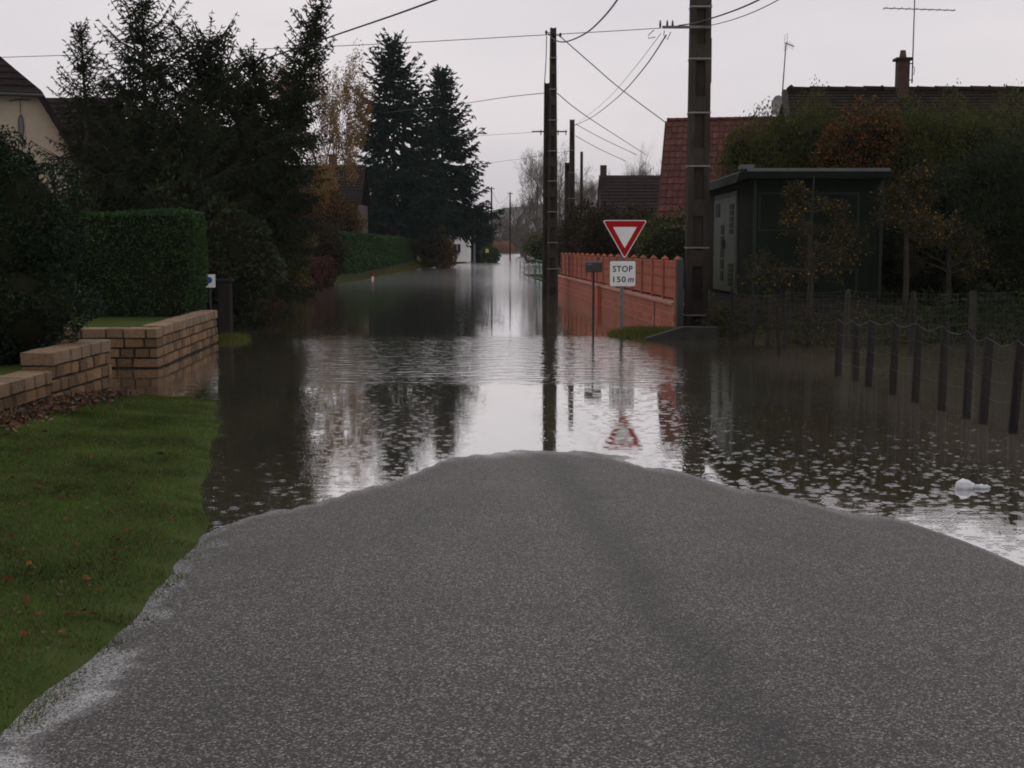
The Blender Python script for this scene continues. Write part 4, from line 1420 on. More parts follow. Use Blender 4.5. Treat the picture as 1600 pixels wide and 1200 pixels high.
ar, H_ = antenna('tall roof aerial mast strapped to the chimney of the dark roof', 1425, -30, 130, DY - 0.3, 2.5, 9)
zb = at_y(1425, 14, DY - 0.3).z - ar.location.z
mb = MB()
x0, x1 = (1378 - 1425) * DY / FPX, (1487 - 1425) * DY / FPX
mb.tube([(x0, 0, zb + 0.03), (x1, 0, zb - 0.05)], 0.018, 5)
mb.build('boom', M['dark_steel'], ar)
for i in range(10):
    f = i / 9
    mb = MB()
    x = x0 + 0.06 + (x1 - x0 - 0.12) * f
    hl = 0.30 - 0.12 * f
    mb.tube([(x, -hl, zb + 0.03 - 0.08 * f), (x, hl, zb + 0.03 - 0.08 * f)], 0.011, 4)
    mb.build('element', M['dark_steel'], ar)
for zz in (0.12, 0.72):
    mb = MB()
    mb.box((-0.20, 0.05, zz), (0.5, 0.03, 0.035))
    mb.build('bracket', M['galv'], ar)
mb = MB()
mb.tube([(0.05, 0, 0.3), (0.08, 0, 0.5), (0.03, 0, 0.62)], 0.012, 4)
mb.build('cable', M['cable'], ar)

ar, H_ = antenna('thin tilted aerial above the satellite dish at the roof end', 1222, 66, 152, 50, 1, 3)
for c_ in ar.children:
    c_.rotation_euler = (0, R(3), 0)
mb = MB()
mb.tube([(0.08, 0, H_ - 0.02), (0.42, 0, H_ - 0.16)], 0.02, 5)
mb.build('boom', M['dark_steel'], ar)
mb = MB()
for zz in (-0.28, -0.14, 0.0, 0.14, 0.28):
    mb.tube([(0.10, -0.25, H_ + zz), (0.10, 0.25, H_ + zz)], 0.006, 4)
for yy in (-0.25, 0.25):
    mb.tube([(0.10, yy, H_ - 0.3), (0.10, yy, H_ + 0.3)], 0.006, 4)
mb.build('reflector', M['galv'], ar)
for i in range(4):
    mb = MB()
    x = 0.16 + 0.07 * i
    mb.tube([(x, 0, H_ - 0.05 - 0.04 * i - 0.12), (x, 0, H_ - 0.05 - 0.04 * i + 0.12)], 0.006, 4)
    mb.build('element', M['dark_steel'], ar)

dpos = at_y(1213, 166, 49.6)
dr = empty('satellite_dish', dpos, R(35), 'pale oval satellite dish at the left end of the dark roof', 'satellite dish')
mb = MB()
v_ = []
nr_, na_ = 5, 20
for i in range(nr_ + 1):
    for j in range(na_):
        rr_ = 0.36 * i / nr_
        t = 2 * math.pi * j / na_
        v_.append((rr_ * math.cos(t), -0.9 * rr_ * rr_, 1.12 * rr_ * math.sin(t)))
f_ = []
for i in range(nr_):
    for j in range(na_):
        f_.append((i * na_ + j, i * na_ + (j + 1) % na_, (i + 1) * na_ + (j + 1) % na_, (i + 1) * na_ + j))
n0 = len(v_)
mb.add(v_ + [(x, y + 0.02, z) for x, y, z in v_], f_ + [tuple(q + n0 for q in p[::-1]) for p in f_])
mb.build('reflector', M['dish'], dr, smooth=True, fix=False)
mb = MB()
mb.tube([(0, 0.0, -0.34), (0, -0.30, -0.38), (0, -0.42, -0.2)], 0.014, 5)
mb.build('feed_arm', M['dark_steel'], dr)
mb = MB()
mb.box((0, -0.44, -0.15), (0.07, 0.12, 0.07))
mb.build('receiver', M['dark_steel'], dr)
mb = MB()
mb.tube([(0, 0.03, 0), (0, 0.2, -0.05), (0, 0.25, -0.9)], 0.022, 6)
mb.build('mount', M['galv'], dr)


# ================================================================== POLES AND CABLES
def concrete_pole(label, p, H, wb_, wt_, straps, cell=1.25, depth=0.30, group='concrete utility poles along the lane', z0=-0.35, lean=0.0):
    ro_ = empty('utility_pole', (p[0], p[1], 0), 0, label, 'utility pole', group)
    sh = MB()

    def W(z):
        return wb_ + (wt_ - wb_) * max(0, z) / H

    def tap(x0a, x1a, x0b, x1b, y0, y1, za, zb_):
        sh.add([(x0a, y0, za), (x1a, y0, za), (x1a, y1, za), (x0a, y1, za), (x0b, y0, zb_), (x1b, y0, zb_), (x1b, y1, zb_), (x0b, y1, zb_)],
               [(3, 2, 1, 0), (4, 5, 6, 7), (0, 1, 5, 4), (1, 2, 6, 5), (2, 3, 7, 6), (3, 0, 4, 7)])
    d2 = depth / 2
    fl = 0.27
    for s in (-1, 1):
        a0, a1 = sorted((s * W(z0) / 2, s * W(z0) * (0.5 - fl)))
        b0, b1 = sorted((s * W(H) / 2, s * W(H) * (0.5 - fl)))
        tap(a0, a1, b0, b1, -d2, d2, z0, H)
    inn = (0.5 - fl) + 0.004
    tap(-W(z0) * inn, W(z0) * inn, -W(H) * inn, W(H) * inn, -0.04, 0.04, z0, H - 0.01)
    z = 0.3
    while z < H - 0.4:
        rib = 0.40
        for sg in (-1, 1):
            y0, y1 = sorted((sg * 0.041, sg * (d2 - 0.006)))
            tap(-W(z) * inn, W(z) * inn, -W(z + rib) * inn, W(z + rib) * inn, y0, y1, z, z + rib)
        z += cell
    for sg in (-1, 1):
        y0, y1 = sorted((sg * 0.041, sg * (d2 - 0.006)))
        tap(-W(H) * inn, W(H) * inn, -W(H) * inn, W(H) * inn, y0, y1, H - 0.55, H - 0.02)
    so = sh.build('shaft', M['concrete'], ro_)
    for z in straps:
        st = MB()
        st.box((0, 0, z), (W(z) + 0.03, depth + 0.03, 0.035))
        st.build('strap', M['strap'], ro_)
    return ro_


P1 = on_z(1087, 507, 0.10)
p1 = concrete_pole('thick concrete utility pole standing beside the end of the red fence', P1, 11.5, 0.56, 0.46,
                   [at_y(1087, y, P1.y).z for y in (12, 93, 177, 260, 387, 492)], cell=1.25, depth=0.36)
arm_z = at_y(1080, 45, P1.y).z
mb = MB()
xa, xb = at_y(1033, 45, P1.y).x - P1.x, at_y(1109, 45, P1.y).x - P1.x
mb.box(((xa + xb) / 2, -0.24, arm_z), (xb - xa, 0.07, 0.06))
mb.build('crossarm', M['galv'], p1)
for x_ in (xa - 0.05, xa + 0.25, xa + 0.12):
    mb = MB()
    mb.tube([(x_, -0.24, arm_z - 0.03), (x_, -0.24, arm_z + 0.07), (x_, -0.24, arm_z + 0.16)], [0.02, 0.028, 0.015], 8)
    mb.build('insulator', M['dark_steel'], p1)
mb = MB()
mb.tube([(-0.1, -0.22, arm_z + 1.05), (0.42, -0.26, arm_z + 0.95)], 0.03, 5)
mb.build('bracket', M['galv'], p1)
for (a_, b_, c_) in (((1022, 47), (1013, 60), (1024, 58)), ((1038, 48), (1043, 62), (1048, 50))):
    mb = MB()
    q_ = [at_y(*w, P1.y - 0.3) - Vector((P1.x, P1.y, 0)) for w in (a_, b_, c_)]
    mb.tube([q_[0], (q_[0] + q_[1]) / 2 + Vector((-0.05, 0, 0)), q_[1], q_[2]], 0.010, 4)
    mb.build('cable_loop', M['cable'], p1)
mb = MB()
mb.tube([(0.262, -0.05, at_y(0, 60, P1.y).z), (0.268, -0.05, at_y(0, 130, P1.y).z)], 0.022, 6)
mb.build('conduit', M['dark_steel'], p1)

P2 = on_z(863, 460, 0.0)
p2 = concrete_pole('concrete utility pole rising from the flood at the far end of the red fence', P2, at_y(863, 44, P2.y).z, 0.50, 0.26,
                   [at_y(863, y, P2.y).z for y in (91, 140, 188, 236, 283, 331, 379, 420)], cell=1.3, depth=0.34)
# its shorter twin stands against it
tw = MB()
P2b = Vector((P2.x - 0.24, P2.y + 0.42, 0))
p2b = concrete_pole('shorter concrete pole standing against the back of the flooded utility pole', P2b, at_y(857, 130, P2b.y).z, 0.40, 0.26, [], cell=1.3, depth=0.3)
for s_, y_ in ((-1, 52), (1, 56)):
    mb = MB()
    z_ = at_y(863, y_, P2.y).z
    mb.tube([(s_ * 0.12, -0.1, z_), (s_ * 0.30, -0.14, z_)], 0.02, 5)
    mb.build('bracket', M['galv'], p2)
    mb = MB()
    mb.tube([(s_ * 0.30, -0.14, z_ - 0.08), (s_ * 0.30, -0.14, z_ + 0.03), (s_ * 0.30, -0.14, z_ + 0.1)], [0.04, 0.06, 0.03], 7)
    mb.build('insulator', M['dark_steel'], p2)

P3 = at_y(893, 395, 94)
P3.z = 0
p3 = concrete_pole('middle distance concrete pole with a crossarm, beyond the flooded one', P3, at_y(893, 187, 94).z, 0.52, 0.34, [at_y(893, y, 94).z for y in (235, 270, 310)], depth=0.34)
mb = MB()
x0_, x1_ = at_y(831, 206, 94).x - P3.x, at_y(886, 206, 94).x - P3.x
za_ = at_y(860, 206, 94).z
mb.box(((x0_ + x1_) / 2, -0.2, za_), (x1_ - x0_, 0.09, 0.10))
mb.build('crossarm', M['galv'], p3)
for q_ in (845, 850, 872, 884):
    mb = MB()
    x_ = at_y(q_, 206, 94).x - P3.x
    mb.tube([(x_, -0.2, za_ - 0.25), (x_, -0.2, za_ + 0.12)], 0.035, 6)
    mb.build('insulator', M['dark_steel'], p3)
P3b = at_y(886, 395, 97)
concrete_pole('short concrete stub beside the middle distance pole', (P3b.x, P3b.y), at_y(886, 254, 97).z, 0.45, 0.4, [], depth=0.34)
P4 = at_y(908, 395, 128)
concrete_pole('slim far concrete pole right of the middle distance one', (P4.x, P4.y), at_y(908, 237, 128).z, 0.34, 0.26, [], depth=0.3)

FAR_POLES = [(768, 292, 182, 'slim dark pole standing in the flood left of centre, nearest the spruces', 0.13),
             (797, 300, 215, 'slim dark pole standing in the far flood against the bare willow', 0.13),
             (741, 340, 160, 'pale slim post in front of the dark bush past the tall spruces', 0.11),
             (763, 318, 230, 'faint far pole just left of the slim dark pole', 0.10)]
for px_, py_, y_, lb, rr_ in FAR_POLES:
    q_ = at_y(px_, py_, y_)
    ro_ = empty('lane_pole', (q_.x, y_, 0), 0, lb, 'pole', 'slim poles far down the lane')
    mb = MB()
    mb.tube([(0, 0, -0.4), (0, 0, q_.z)], [rr_ * 1.2, rr_ * 0.8], 7)
    mb.build('shaft', M['galv' if px_ == 741 else 'wood_grey'], ro_)
    mb = MB()
    mb.box((0.0, -0.02, q_.z - 0.25), (0.9, 0.1, 0.1))
    mb.build('crossarm', M['dark_steel'], ro_)


def cable(label, pts, r=0.012, n=24, group='overhead cables'):
    """smooth cable through 3D points"""
    P_ = [Vector(p) for p in pts]
    out = []
    m_ = len(P_)
    for i in range(m_ - 1):
        p0, p1_, p2_, p3_ = P_[max(i - 1, 0)], P_[i], P_[i + 1], P_[min(i + 2, m_ - 1)]
        for j in range(n // (m_ - 1) + 1):
            t = j / (n // (m_ - 1) + 1)
            out.append(0.5 * ((2 * p1_) + (p2_ - p0) * t + (2 * p0 - 5 * p1_ + 4 * p2_ - p3_) * t * t + (3 * p1_ - p0 - 3 * p2_ + p3_) * t ** 3))
    out.append(P_[-1])
    b_ = MB()
    b_.tube(out, r, 5)
    return tag(b_.build('overhead_cable', M['cable'], fix=False), label, 'cable', group)


A_ = at_y
cable('thick cable rising from the leaning spruce to the top edge of the photo', [A_(380, 103, 40), A_(535, 51, 34), A_(680, 0, 28), A_(980, -120, 20)], 0.022)
cable('long thin cable crossing the whole left sky to the thick pole', [A_(-150, 94, 37), A_(20, 89, 36), A_(500, 73, 33.5), A_(860, 54, 31), A_(1031, 44, P1.y - 0.2)], 0.009)
cable('slack black cable looping from the flooded pole up to the top edge', [A_(857, 53, P2.y), A_(868, 63, P2.y - 2), A_(885, 65, P2.y - 6), A_(915, 52, P2.y - 11), A_(942, 28, P2.y - 17), A_(970, -8, P2.y - 23), A_(1040, -120, P2.y - 33)], 0.026, 36)
cable('straight cable running down from the flooded pole to the red roof', [A_(873, 55, P2.y), A_(920, 96, 57), A_(970, 139, 61), A_(1041, 192, 65.6)], 0.022)
cable('sagging cable from the thick pole crossarm to the middle distance pole', [A_(1041, 55, P1.y), A_(1005, 108, 40), A_(965, 152, 57), A_(925, 183, 80), A_(896, 197, 94)], 0.018, 32)
cable('thinner twin of the sagging cable, running just left of it', [A_(1033, 52, P1.y), A_(990, 108, 42), A_(950, 154, 60), A_(915, 183, 82), A_(896, 196, 94)], 0.008, 32)
cable('cable descending right from the middle of the flooded pole to the brown house', [A_(871, 146, P2.y), A_(920, 184, 66), A_(1010, 242, 100)], 0.020)
cable('upper of two short cables from the middle distance pole to the brown house', [A_(900, 194, 94), A_(940, 216, 98), A_(995, 242, 103)], 0.022)
cable('lower of two short cables from the middle distance pole to the brown house', [A_(899, 212, 94), A_(935, 232, 98), A_(978, 252, 103)], 0.022)
cable('cable from the short twin pole leftwards behind the tall spruces', [A_(855, 145, P2.y + 0.3), A_(790, 152, 62), A_(700, 165, 80), A_(600, 176, 112)], 0.016)
cable('lower pair cable leaving the thick pole to the right', [A_(1060, 40, P1.y - 0.2), A_(1100, 32, 28), A_(1185, 0, 23), A_(1330, -90, 17)], 0.016)
cable('upper pair cable leaving the thick pole to the right', [A_(1100, 42, P1.y - 0.2), A_(1150, 29, 26), A_(1212, 2, 22), A_(1330, -70, 17)], 0.009)
cable('thin far cable from the middle distance pole left past the tall spruces, uppermost', [A_(832, 207, 94), A_(780, 210, 112), A_(700, 216, 135), A_(640, 222, 150)], 0.014)
cable('thin far cable at the height of the spruce tips beside the bare willow', [A_(890, 236, 94), A_(800, 250, 130), A_(730, 258, 150), A_(650, 266, 170)], 0.014)
cable('hanging cable from the flooded pole top down to its shorter twin', [A_(854, 56, P2.y - 0.2), A_(853, 95, P2.y - 0.2), A_(851, 128, P2.y), A_(851, 140, P2.y + 0.1), A_(854, 160, P2.y + 0.2)], 0.020)
cable('looping cable hung between the two slim poles far down the lane', [A_(768, 296, 182), A_(776, 313, 188), A_(783, 317, 198), A_(797, 304, 215)], 0.022)

# ================================================================== RED FENCE ON ITS LOW WALL
F0 = Vector((3.92, 30.3, 0))
F1 = Vector((2.28, 61.5, 0))
fdir = (F1 - F0)
flen = fdir.length
fence = empty('red_fence', F0, math.atan2(fdir.y, fdir.x), 'brick red precast fence on a low block wall beside the flooded lane', 'fence')
PX0, PX1 = 14.0, 14.55                       # the pillar with the mailbox in front
bl = MB()
bl.cbox((0, 0, 0), (0.49, 0.20, 0.185), 0.010, 0.0)
blk_me = bl.mesh('block')
blk_me.materials.append(M['terracotta'])
for (a0, a1) in ((0.0, PX0), (PX1, flen)):
    core = MB()
    core.box(((a0 + a1) / 2, 0, 0.27), (a1 - a0 - 0.02, 0.185, 0.78))
    core.build('mortar', M['mortar_red'], fence)
    for r_ in range(4):
        z_ = -0.03 + 0.195 * r_
        x_ = a0 + (0.25 if r_ % 2 else 0.0)
        while x_ + 0.40 < a1:
            b_ = bpy.data.objects.new('block', blk_me)
            COL.objects.link(b_)
            b_.parent = fence
            b_.location = (x_ + 0.25, random.uniform(-.002, .002), z_)
            x_ += 0.502
    cp = MB()
    prof = [(-0.15, 0.0), (0.15, 0.0), (0.15, 0.05), (0.06, 0.085), (-0.06, 0.085), (-0.15, 0.05)]
    nseg = int((a1 - a0) / 1.0)
    sl_ = (a1 - a0) / nseg
    cpm = MB()
    cpm.prism(prof, 0.004, sl_ - 0.004, axis='x')
    cme = cpm.mesh('coping')
    cme.materials.append(M['terracotta_cap'])
    for i in range(nseg):
        c_ = bpy.data.objects.new('coping', cme)
        COL.objects.link(c_)
        c_.parent = fence
        c_.location = (a0 + sl_ * i, 0, 0.662)
mb = MB()
mb.box(((PX0 + PX1) / 2, 0.02, 0.25), (PX1 - PX0 - 0.01, 0.42, 0.86))
mb.build('pillar', M['terracotta'], fence)
mb = MB()
mb.box(((PX0 + PX1) / 2, 0.02, 0.71), (PX1 - PX0 + 0.06, 0.50, 0.055))
mb.build('pillar_cap', M['terracotta_cap'], fence)
mb = MB()
mb.box((2.75, 0.103, 0.30), (0.10, 0.012, 0.70))
mb.build('drain_slot', M['black_paint'], fence)
# panels: posts, rails and pierced slats
po = MB()
po.box((0, 0, 1.24), (0.13, 0.13, 1.0))
po.add([(-0.09, -0.09, 1.742), (0.09, -0.09, 1.742), (0.09, 0.09, 1.742), (-0.09, 0.09, 1.742), (0, 0, 1.83)], [(3, 2, 1, 0), (0, 1, 4), (1, 2, 4), (2, 3, 4), (3, 0, 4)])
po_me = po.mesh('post')
po_me.materials.append(M['terracotta'])
PAN = 1.75
sw = (PAN - 0.14) / 6
o_ = [(-0.46, 0.86), (-0.46, 0.98), (-0.28, 1.03), (-0.46, 1.10), (-0.46, 1.22), (-0.22, 1.29), (-0.46, 1.36), (-0.46, 1.46), (-0.28, 1.52), (-0.46, 1.57), (-0.46, 1.66)]
poly = [(a * sw, b) for a, b in o_] + [(-a * sw, b) for a, b in o_[::-1]]
slm = MB()
slm.prism(poly, -0.022, 0.022, axis='y')
sl_me = slm.mesh('slat')
sl_me.materials.append(M['terracotta'])
npan = int(flen / PAN)
for i in range(npan + 1):
    p_ = bpy.data.objects.new('post', po_me)
    COL.objects.link(p_)
    p_.parent = fence
    p_.location = (0.08 + i * PAN, 0, 0)
    if i == npan:
        break
    for z_, h_ in ((0.845, 0.05), (1.685, 0.055)):
        rl = MB()
        rl.box((0.08 + (i + 0.5) * PAN, 0, z_), (PAN - 0.134, 0.07, h_))
        rl.build('rail', M['terracotta'], fence)
    for j in range(6):
        s_ = bpy.data.objects.new('slat', sl_me)
        COL.objects.link(s_)
        s_.parent = fence
        s_.location = (0.08 + i * PAN + 0.07 + sw * (j + 0.5), 0, 0)
mb = MB()
mb.box((-0.13, -0.02, 0.83), (0.13, 0.14, 1.80))
mb.add([(-0.20, -0.09, 1.735), (-0.06, -0.09, 1.735), (-0.06, 0.05, 1.735), (-0.20, 0.05, 1.735), (-0.13, -0.02, 1.80)], [(3, 2, 1, 0), (0, 1, 4), (1, 2, 4), (2, 3, 4), (3, 0, 4)])
mb.build('end_post', M['black_paint'], fence)['label'] = 'black end post'

# garden shrubs behind the red fence
bush('garden_shrub', 'green yellow garden shrub behind the red fence, right of the yield sign', (6.4, 47, 0.2), [(-0.6, 0, 1.5, 1.3, 1.3, 1.5), (0.9, 0.4, 1.7, 1.3, 1.2, 1.55), (-1.3, 2, 1.2, 1.1, 1.1, 1.2), (0.2, -0.5, 0.8, 1.4, 1.0, 0.9)], 15000, 0.055, M['garden_green'], core=0.75)
bush('garden_shrub', 'dark brown shrub behind the red fence, above the black mailbox', (4.2, 60, 0.2), [(0, 0, 1.7, 1.3, 1.2, 1.9), (1.4, 1, 1.7, 1.3, 1.2, 1.7), (-0.5, 4, 2.0, 1.4, 1.3, 2.0)], 12000, 0.075, M['brown_shrub'], core=0.75)
bush('garden_shrub', 'dark olive shrub between the brown house and the yield sign', (8.2, 66, 0.2), [(0, 0, 2.0, 1.5, 1.3, 2.1), (-1.9, 1, 1.8, 1.5, 1.3, 1.9), (1.7, 0, 1.8, 1.5, 1.3, 1.7)], 12000, 0.08, M['garden_green'], core=0.75)
bush('garden_shrub', 'brown thicket at the foot of the middle distance pole', (4.3, 84, 0.2), [(0, 0, 1.9, 1.4, 1.3, 2.3), (1.8, 1, 1.9, 1.5, 1.3, 2.2), (3.8, 1, 2.0, 1.7, 1.3, 2.3)], 10000, 0.10, M['brown_shrub'], core=0.7, fuzz=0.2)
bush('garden_shrub', 'green brown bank shrub on the far right shore beside the willow', (3.6, 150, 0.2), [(0, 0, 1.6, 2.0, 1.6, 1.8), (2.6, 2, 2.0, 2.2, 1.6, 2.3), (4.8, 2, 2.4, 2.2, 1.6, 2.6)], 9000, 0.15, M['garden_green'], core=0.7, fuzz=0.2)


# bare trees
def bare_tree(label, px, pytop, y, seed, levels=5, spread=0.6, nch=3, stems=1, up=0.05, haze=0, rad=0.28, wide=None, name='bare_tree'):
    r_ = np.random.default_rng(seed)
    q_ = at_y(px, pytop, y)
    ro_ = empty(name, (q_.x, y, 0.1), 0, label, 'tree')
    mb_, ends_ = MB(), []
    H_ = q_.z
    for s_ in range(stems):
        a_ = r_.uniform(0, 6.28)
        t_ = r_.uniform(0.1, 0.42) if stems > 1 else 0.02
        grow(mb_, (0.3 * math.cos(a_) * (stems > 1), 0.3 * math.sin(a_) * (stems > 1), -0.4), (math.cos(a_) * t_, math.sin(a_) * t_, 1), H_ * 0.36, rad / math.sqrt(stems), levels, spread, nch, r_, up=up, ends=ends_, lr=0.7)
    v_ = np.array(mb_.v)
    s_ = H_ / v_[:, 2].max()
    v_[:, 2] *= s_
    k_ = 1.0
    if wide:
        k_ = wide / max(1e-3, np.percentile(np.abs(v_[:, 0]), 98))
        v_[:, :2] *= k_
    mb_.v = [tuple(p) for p in v_.tolist()]
    mb_.build('limbs', M['bark_grey'], ro_, fix=False)
    if haze:
        E_ = np.array([e[0] for e in ends_]) * np.array([k_, k_, s_])
        i_ = rng.integers(0, len(E_), haze)
        C_ = E_[i_] + rng.normal(0, 0.25, (haze, 3))
        A_2 = nrm(np.array([e[1] for e in ends_])[i_] + rng.normal(0, 0.5, (haze, 3)) + np.array([0, 0, 0.3]))
        leaves('twigs', C_, A_2, side_of(A_2), 0.42, 0.018, M['grey_twigs'], ro_)
    return ro_


bare_tree('large bare willow with a rounded grey crown behind the flooded pole', 848, 222, 205, 4, levels=5, spread=0.55, nch=3, stems=6, up=0.03, haze=10000, rad=0.9, wide=8.0, name='willow_tree')
bare_tree('bare grey tree right of the middle distance pole', 925, 262, 190, 9, levels=4, spread=0.6, nch=3, stems=3, haze=5000, rad=0.5, wide=4.0)
bare_tree('thin bare sapling tree with upright twigs behind the brown house', 990, 205, 118, 14, levels=5, spread=0.5, nch=3, stems=3, up=0.10, haze=0, rad=0.2, wide=2.0)
bare_tree('bare rounded tree behind the ridge of the small brown house', 1022, 235, 135, 19, levels=5, spread=0.65, nch=3, stems=3, haze=5000, rad=0.4, wide=3.2)
bare_tree('faint bare tree beyond the willow at the lane end', 818, 300, 330, 23, levels=4, spread=0.6, nch=3, stems=3, haze=5000, rad=0.7, wide=6.0)

# ================================================================== KIOSK
KX, KY = 375 * 30.0 / FPX, 30.0
kiosk = empty('transformer_kiosk', (KX, KY, 0), 0, 'dark green metal kiosk with a flat overhanging roof and pale green doors', 'kiosk')
KW, KD, KB, KT = 2.98, 6.9, 0.85, at_y(1180, 279, KY).z
mb = MB()
mb.box((KW / 2, KD / 2, KB / 2 - 0.05), (KW - 0.1, KD - 0.1, KB + 0.1))
mb.build('plinth', M['slab_concrete'], kiosk)
mb = MB()
mb.box((KW / 2, KD / 2, (KB + KT) / 2), (KW, KD, KT - KB))
mb.build('wall', M['kiosk_green'], kiosk)
rt_ = at_y(1150, 263, 29.5).z
mb = MB()
mb.prism([(-0.52, KT - 0.12), (-0.44, rt_ - 0.10), (-0.25, rt_), (KW + 0.02, rt_), (KW + 0.02, KT - 0.02), (-0.30, KT - 0.02)], -0.5, KD + 0.3, axis='y')
kr = mb.build('roof', M['kiosk_green'], kiosk)
mb = MB()
mb.box((KW / 2 - 0.13, -0.506, rt_ - 0.03), (KW + 0.28, 0.02, 0.075))
mb.build('fascia', M['kiosk_roof'], kr)
mb = MB()
mb.box((-0.22, -0.1, rt_ + 0.05), (0.30, 0.4, 0.10))
mb.build('vent_cap', M['kiosk_roof'], kr)


def frame_rect(root_, x0, x1, z0, z1, y, t=0.045, name='panel_frame', mat='kiosk_trim'):
    b_ = MB()
    b_.box(((x0 + x1) / 2, y, z1), (x1 - x0 + t, 0.03, t))
    b_.box(((x0 + x1) / 2, y, z0), (x1 - x0 + t, 0.03, t))
    b_.box((x0, y, (z0 + z1) / 2), (t, 0.03, z1 - z0 - t))
    b_.box((x1, y, (z0 + z1) / 2), (t, 0.03, z1 - z0 - t))
    return b_.build(name, M[mat], root_)


fz = lambda py: at_y(1250, py, KY).z
fx = lambda px: at_y(px, 350, KY).x - KX
for (z0_, z1_) in ((fz(360), fz(302)), (fz(500), fz(421))):
    po_ = MB()
    po_.box(((fx(1186) + fx(1340)) / 2, -0.008, (max(z0_, KB + 0.05) + z1_) / 2), (fx(1340) - fx(1186), 0.012, z1_ - max(z0_, KB + 0.05)))
    pn = po_.build('panel', M['kiosk_green'], kiosk)
    frame_rect(pn, fx(1186), fx(1340), max(z0_, KB + 0.05), z1_, -0.016)
for x_ in (0.02, KW - 0.02):
    mb = MB()
    mb.box((x_, -0.012, (KB + KT) / 2), (0.08, 0.03, KT - KB - 0.06))
    mb.build('corner_trim', M['kiosk_trim'], kiosk)
# doors on the lane side (local x = 0)
d0, d1 = 2.15, 5.45
dzt, dzb = at_y(1150, 305, 32.2).z, KB + 0.04
for i, (a_, b_) in enumerate(((d0, 3.75), (3.77, d1))):
    mb = MB()
    mb.box((-0.03, (a_ + b_) / 2, (dzt + dzb) / 2), (0.06, b_ - a_, dzt - dzb))
    dr_ = mb.build('door', M['kiosk_door'], kiosk)
    for (zz0, zz1, yy0, yy1) in (((0.60, 0.92, 0.16, 0.5), (0.06, 0.30, 0.12, 0.55)) if i == 0 else ((0.10, 0.72, 0.04, 0.30), (0.80, 0.95, 0.45, 0.85))):
        for q_ in range(5):
            lv = MB()
            zA = dzb + (dzt - dzb) * zz0
            zB = dzb + (dzt - dzb) * zz1
            st_ = (zB - zA) / 5
            lv.box((-0.068, a_ + (b_ - a_) * (yy0 + yy1) / 2, zA + st_ * (q_ + 0.5)), (0.02, (b_ - a_) * (yy1 - yy0), st_ * 0.86))
            lv.build('louvre', M['kiosk_trim'], dr_)
    mb = MB()
    mb.box((-0.085, b_ - 0.12 if i == 0 else a_ + 0.12, (dzt + dzb) / 2), (0.05, 0.05, 0.22))
    mb.build('handle', M['dark_steel'], dr_)
mb = MB()
mb.box((-0.02, (d0 + d1) / 2, dzt + 0.06), (0.07, d1 - d0 + 0.2, 0.09))
mb.box((-0.02, d0 - 0.06, (dzt + dzb) / 2), (0.07, 0.09, dzt - dzb))
mb.box((-0.02, d1 + 0.06, (dzt + dzb) / 2), (0.07, 0.09, dzt - dzb))
mb.build('door_frame', M['kiosk_door'], kiosk)

# ================================================================== CONIFERS AND SAPLINGS ON THE RIGHT
CG = 'tall garden conifers behind the green kiosk'


def cypress(label, px, pytop, y, rx, mat, seed, n=36000, size=0.052, group=CG, name='cypress_tree'):
    r_ = random.Random(seed)
    q_ = at_y(px, pytop, y)
    H_ = q_.z
    el = [(0, 0, H_ * 0.45, rx, rx * 0.8, H_ * 0.46), (0, 0, H_ * 0.72, rx * 0.9, rx * 0.75, H_ * 0.29)]
    el.append((rx * 0.45, 0, H_ * 0.84, rx * 0.5, rx * 0.5, H_ * 0.13))
    el.append((-rx * 0.45, 0, H_ * 0.82, rx * 0.5, rx * 0.5, H_ * 0.13))
    for i in range(5):
        a_ = r_.uniform(0, 6.28)
        zc_ = r_.uniform(0.35, 0.82)
        el.append((math.cos(a_) * rx * 0.55, math.sin(a_) * rx * 0.4, H_ * zc_, rx * r_.uniform(0.4, 0.6), rx * 0.45, H_ * r_.uniform(0.10, 0.17)))
    return bush(name, label, (q_.x, y, 0), el, n, size, M[mat], group, cat='tree', asp=0.32, core=0.6, jit=0.16, up=0.8, fuzz=0.2)


cypress('olive green conifer above the left corner of the kiosk roof', 1188, 186, 39.5, 1.25, 'cypress', 1)
cypress('olive green conifer above the middle of the kiosk roof, left of the rusty tree', 1265, 164, 40.0, 1.35, 'cypress', 2)
cypress('dark olive conifer above the right end of the kiosk roof', 1405, 172, 39.0, 1.6, 'cypress', 4)
cypress('broad olive conifer below the dark roof, right of the kiosk', 1478, 166, 39.5, 1.7, 'cypress', 5)
cypress('broad dark conifer at the right edge of the photo', 1575, 164, 38.0, 1.8, 'cypress', 6)
cypress('black green conifer in front of the others, right of the kiosk wall', 1500, 262, 33.0, 1.55, 'cypress_dark', 7)
cypress('black green conifer in front of the others at the right edge', 1600, 215, 31.0, 1.6, 'cypress_dark', 8)
cypress('low black green conifer right beside the kiosk wall', 1420, 300, 35.0, 1.3, 'cypress_dark', 9)
q_ = at_y(1348, 156, 38.3)
bush('rusty_tree', 'tree with rusty orange autumn leaves below the chimney of the dark roof', (q_.x, 38.3, 0), [(0, 0, q_.z * 0.80, 1.0, 0.8, q_.z * 0.19), (0.65, 0, q_.z * 0.84, 0.7, 0.7, q_.z * 0.12), (-0.7, 0, q_.z * 0.74, 0.7, 0.7, q_.z * 0.14), (0.2, 0.3, q_.z * 0.5, 1.0, 0.8, q_.z * 0.25)],
     9000, 0.06, M['rust_leaves'], cat='tree', core=0.5, jit=0.3, fuzz=0.25)


